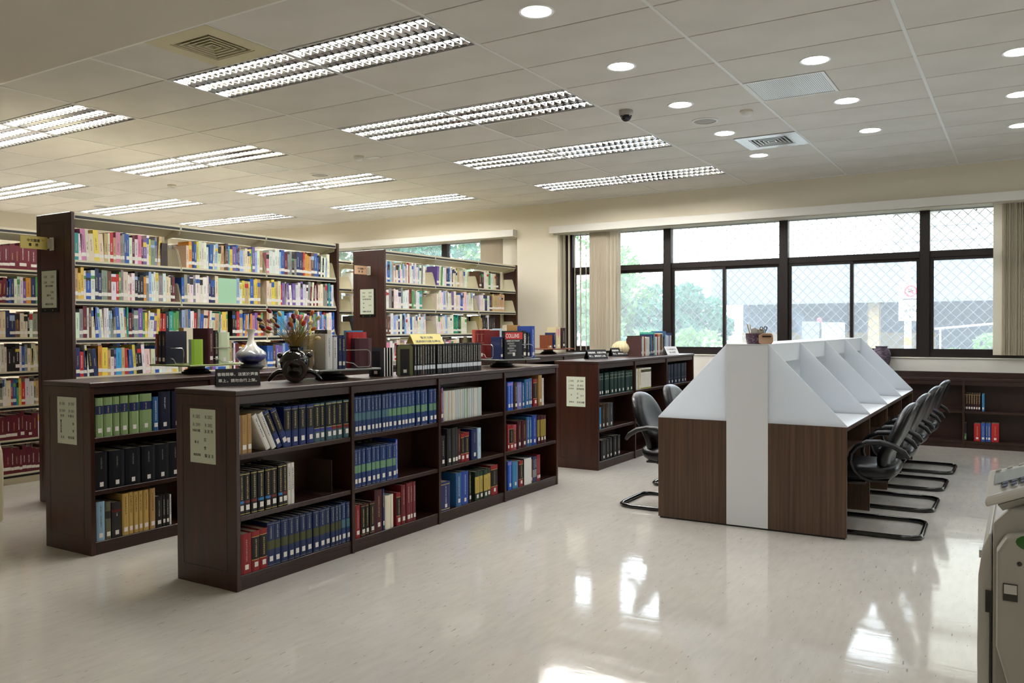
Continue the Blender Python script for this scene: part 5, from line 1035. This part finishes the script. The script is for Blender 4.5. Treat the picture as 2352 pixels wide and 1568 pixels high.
def pad(u0, u1, v0, v1, h, m, n):
    p = [A_+ex*u+ey*v+up3*k for k in (.0004, h) for u, v in ((u0, v0), (u1, v0), (u1, v1), (u0, v1))]; MB().hexa(p).obj(n, m, pn)
pad(.2, 2.6, .42, .78, .0015, mat('lcd_screen', '#b9c4c8', .08), 'display')
for i in range(9):
    for j in (0, 1): pad(.42+.24*i, .57+.24*i, .24+.1*j, .31+.1*j, .003, M_key, 'key')
for i in range(8): pad(.2+.3*i, .34+.3*i, .85, .93, .003, M_cop, 'button')
# dehumidifier at the left edge
M_deh = mat('beige_plastic', '#cfc4a4', .4)
t = thing('dehumidifier', 'beige wheeled dehumidifier with trailing grey cable at the left edge', 'dehumidifier', (-6.36, 2.98, 0))
MB().prism([(-6.56, .035), (-6.20, .035), (-6.185, .06), (-6.175, .42), (-6.19, .55), (-6.225, .60), (-6.50, .625), (-6.56, .60)], 2.78, 3.14, 'y').obj('body', M_deh, t, bev=.02, seg=3)
Bx(-6.50, -6.24, 2.84, 3.08, .60, .622).obj('top_vent', mat('lavender_grey', '#8f90a4', .4), t, bev=.006); Bx(-6.19, -6.172, 2.86, 2.93, .09, .26).obj('side_grille', mat('slate_plastic', '#5a6478', .5), t, bev=.003)
for x in (-6.50, -6.24):
    for y in (2.84, 3.08): MB().ell((x, y, .02), .02, .012, .02, 12, 8).obj('caster', M_plast, t, smooth=True)
MB().tube([(-6.20, 2.77, .58), (-6.19, 2.765, .5), (-6.17, 2.76, .42), (-6.185, 2.762, .36), (-6.17, 2.758, .25), (-6.16, 2.757, .15), (-6.175, 2.757, .09), (-6.22, 2.757, .03), (-6.3, 2.74, .006), (-6.5, 2.72, .006)], .005, 6).obj('power_cable', M_cop3, t, smooth=True)
tag(Bx(-6.45, -5.98, 2.42, 2.80, .0005, .004).obj('floor_surface', mat('terracotta_patch', '#b5674a', .6)), 'terracotta coloured flat patch on the floor before the dehumidifier', 'mat')  # thin flat terracotta-coloured sheet lying just above the floor

# ---------------- outside the windows ----------------
struct(Bx(-45, 30, 11.4, 60, .05, .3).obj('ground', mat('pale_asphalt', '#8a8a86', .9)))
M_con = mat('weathered_concrete', '#75797c', .85, noise=('#6a6e72', (1, 1, 3), 4, .3, .7)); M_con2 = mat('blue_grey_wall', '#4a5666', .85); M_och = mat('ochre_paint', '#8f7a54', .8)  # recessed wall and strut share one even dark blue-grey
t = thing('concrete_building', 'grey concrete building with overhanging slab across the street', 'building', (0, 24, .3))
Bx(-7.2, 14, 22, 30, 2.1, 3.2).obj('overhang_slab', M_con, t); Bx(-7.2, 14, 21.9, 22, 2.0, 2.28).obj('slab_edge', M_con, t)
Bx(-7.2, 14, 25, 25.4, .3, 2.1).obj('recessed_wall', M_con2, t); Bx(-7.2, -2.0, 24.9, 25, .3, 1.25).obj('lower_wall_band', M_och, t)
for x in (-3.3, .9, 5.1): Bx(x, x+.25, 22.3, 22.6, .3, 2.1).obj('pillar', M_och, t)
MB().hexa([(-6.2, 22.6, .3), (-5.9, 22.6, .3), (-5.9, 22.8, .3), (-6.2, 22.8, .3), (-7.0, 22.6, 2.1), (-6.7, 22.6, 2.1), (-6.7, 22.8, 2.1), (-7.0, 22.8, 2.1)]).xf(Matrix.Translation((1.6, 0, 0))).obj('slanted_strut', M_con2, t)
Bx(-7.2, 14, 21.95, 22.05, 2.06, 2.16).obj('ochre_edge', M_och, t)
Bx(-3.2, 14, 26, 34, 3.2, 9).obj('upper_wall', mat('pale_siding', '#b5ae9a', .8), t)
for i in range(14): Bx(-3.2, 14, 25.97, 26, 3.4+.4*i, 3.42+.4*i).obj('siding_line', M_con, t)
rl = MB()
for z in (3.75, 4.2): rl.box(-1.8, 14, 23.0, 23.04, z, z+.04)
for i in range(20): rl.box(-1.8+.8*i, -1.76+.8*i, 23.0, 23.04, 3.2, 4.24)
rl.obj('balcony_rail', M_sillp, t)
t = thing('ramp_wall', 'sloping grey ramp wall with white handrail outside at right', 'ramp', (1.5, 18.5, .3))
MB().prism([(-1.7, .3), (5, .3), (5, 1.55), (-1.7, .75)], 18.4, 18.6, 'y').obj('parapet', M_con, t); MB().tube([(-1.5, 18.4, 1.36), (5, 18.4, 1.98)], .02, 6).obj('handrail', M_sillp, t)
for x, z in ((-1.4, 1.36), (.6, 1.56), (2.6, 1.74), (4.6, 1.93)): Bx(x-.015, x+.015, 18.40, 18.43, .4, z).obj('rail_post', M_sillp, t)
t = thing('street_sign', 'white no-parking sign on a striped pole outside the window', 'sign', (-1.62, 15.05, .3))
MB().tube([(-1.62, 15.06, .3), (-1.62, 15.06, 4.2)], .055, 12).obj('pole', mat('pale_pole', '#d3dbe6', .5), t, smooth=True)
for z in (.5, .8, 1.1): MB().tube([(-1.62, 15.06, z), (-1.62, 15.06, z+.13)], .057, 12).obj('stripe', mat('yellow_stripe', '#e0b43c', .5), t, smooth=True)
Bx(-1.75, -1.35, 14.97, 14.985, 1.50, 2.11).obj('sign_panel', M_white, t, bev=.003)
rd = mat('sign_red', '#d83a44', .5); c0 = Vector((-1.57, 14.965, 1.985))
MB().tube([c0+Vector((.085*math.cos(2*PI*k/28), 0, .085*math.sin(2*PI*k/28))) for k in range(28)], .013, 6, closed=True).obj('prohibition_ring', rd, t, smooth=True)
MB().tube([c0+Vector((-.06, 0, .06)), c0+Vector((.06, 0, -.06))], .010, 6).obj('prohibition_bar', rd, t)
q = MB(); q.box(-.045, .04, .0, .004, -.025, .015); q.box(-.025, .02, 0, .004, .015, .04); q.xf(Matrix.Translation(c0+Vector((0, .004, 0)))).obj('car_symbol', M_ink, t)
Bx(-1.68, -1.46, 14.964, 14.97, 1.845, 1.862).obj('arrow', M_ink, t); MB().prism([(-1.46, 1.835), (-1.425, 1.8535), (-1.46, 1.872)], 14.964, 14.97, 'y').obj('arrow_head', M_ink, t)
for tx, dx, z, s in (('違規停車', 0, 1.66, .055), ('禁止停車', 0, 1.74, .03), ('車 110', .02, 1.56, .045)): text_obj('lettering', tx, s, M_ink, t, plane_m((-1.56+dx, 14.97, z), (1, 0, 0), (0, -1, 0), .002))
t = thing('utility_cabinet', 'grey roadside cabinet with white notice and red cap', 'cabinet', (-3.5, 18.1, .3))
Bx(-3.95, -3.6, 18, 18.4, .3, 1.52).obj('box', M_con, t, bev=.01); Bx(-3.56, -3.15, 18, 18.3, .3, 1.5).obj('box', mat('blue_grey_box', '#8aa0ac', .6), t, bev=.01); Bx(-3.53, -3.2, 17.985, 18, 1.0, 1.38).obj('notice_panel', M_white, t); MB().lathe([(.05, 0), (.05, .07), (.03, .1)], (-3.62, 18.1, 1.5), 12).obj('red_cap', rd, t)
# trees and shrubs outside
def leaf_mat(n, a, b): return mat(n, a, .6, noise=(b, (3, 3, 3), 3, .3, .7))
M_leaf = [transl('leaf_green', '#4a7a3c', .4), transl('leaf_light', '#6a9654', .4), transl('leaf_blue_green', '#447a62', .4)]
M_bark = mat('bark', '#5a4a3a', .9)
def tree(name, label, c, r, hh, n, mi, trunk=True, cat='tree', group=None):
    t = thing(name, label, cat, c, 0, group); g = MB(); V = []; F = []
    cl = [(Vector(c)+Vector((random.gauss(0, r*.42), random.gauss(0, r*.42), hh*random.uniform(.35, 1))), random.uniform(.25, .5)*r) for _ in range(16)]
    for i in range(n):
        cc, cr = random.choice(cl); d = Vector((random.gauss(0, 1), random.gauss(0, 1), random.gauss(0, 1))).normalized(); p = cc+d*cr*random.uniform(.6, 1)
        a = Vector((random.gauss(0, 1), random.gauss(0, 1), random.gauss(0, 1))).normalized(); b = a.orthogonal().normalized(); s = random.uniform(.06, .13)*min(1, r)
        k = len(V); V += [p-a*s, p+b*s*.55, p+a*s, p-b*s*.55]; F.append((k, k+1, k+2, k+3))
    g.add(V, F); f = g.obj('foliage', M_leaf[mi], t); f['kind'] = 'stuff'
    if trunk:
        MB().tube([c, (c[0]+.05, c[1], c[2]+hh*.4), (c[0]-.05, c[1], c[2]+hh*.7)], [.12, .09, .05], 8).obj('trunk', M_bark, t, smooth=True)
        for k in range(4): p = cl[k][0]; MB().tube([(c[0], c[1], c[2]+hh*.35), tuple(p)], [.05, .015], 6).obj('branch', M_bark, t)
    return t
random.seed(14); GT = 'trees outside the windows'
tree('leafy_tree', 'pale green tree seen through the left end of the long window', (-9.3, 19.0, .3), 1.5, 2.3, 5200, 1, group=GT)
tree('leafy_tree', 'blue-green tree in the second bay of the long window', (-7.7, 20.4, .3), 1.2, 1.9, 4200, 2, group=GT)
tree('leafy_tree', 'dark green tree beyond the window behind the tall racks, left', (-18.2, 18.5, .3), 2.4, 5.5, 7000, 0, group=GT)
tree('leafy_tree', 'broad green tree beyond the window behind the tall racks, right', (-14.6, 18.5, .3), 2.2, 5.0, 6500, 2, group=GT)
tree('leafy_tree', 'tree whose crown shows above the orange-signed rack', (-12.2, 21, .3), 2.2, 5.2, 5000, 1, group=GT)
GS = 'low shrubs outside the windows'
tree('shrub', 'low shrub under the second window bay behind the carrels', (-6.0, 16.0, .3), .75, .85, 2200, 1, False, 'shrub', GS)
tree('shrub', 'low shrub outside left of the second bay', (-7.3, 17.0, .3), .8, .8, 2200, 2, False, 'shrub', GS)
tree('shrub', 'pale shrub at the foot of the ramp wall', (-.45, 14.6, .3), .5, .85, 1800, 1, False, 'shrub', GS)

# plant beside the copier, only its leaf tips in view
M_pl = mat('plant_leaf', '#2f6a26', .4)
t = thing('potted_plant', 'green leaf tips of a plant beside the photocopier', 'plant', (.32, 2.22, 0))
MB().lathe([(.09, 0), (.12, .02), (.14, .24), (.145, .26), (.13, .26), (.12, .22)], (.32, 2.22, 0), 20).obj('pot', M_och, t, smooth=True)
for (lx, ly, lz) in ((.022, 2.32, .885), (.03, 2.30, .44), (.5, 2.3, .9), (.3, 2.0, 1.0), (.45, 2.05, .75), (.2, 2.1, .8), (.35, 2.4, 1.05)):
    b0 = Vector((.32, 2.22, .22)); tp = Vector((lx, ly, lz)); md = (b0+tp)/2+Vector((.05, 0, .02))
    MB().tube([b0, md, tp], [.005, .004, .002], 5).obj('stem', M_pl, t)
    MB().ell(tp, .036, .006, .02, 12, 8).obj('leaf', M_pl, t, smooth=True)
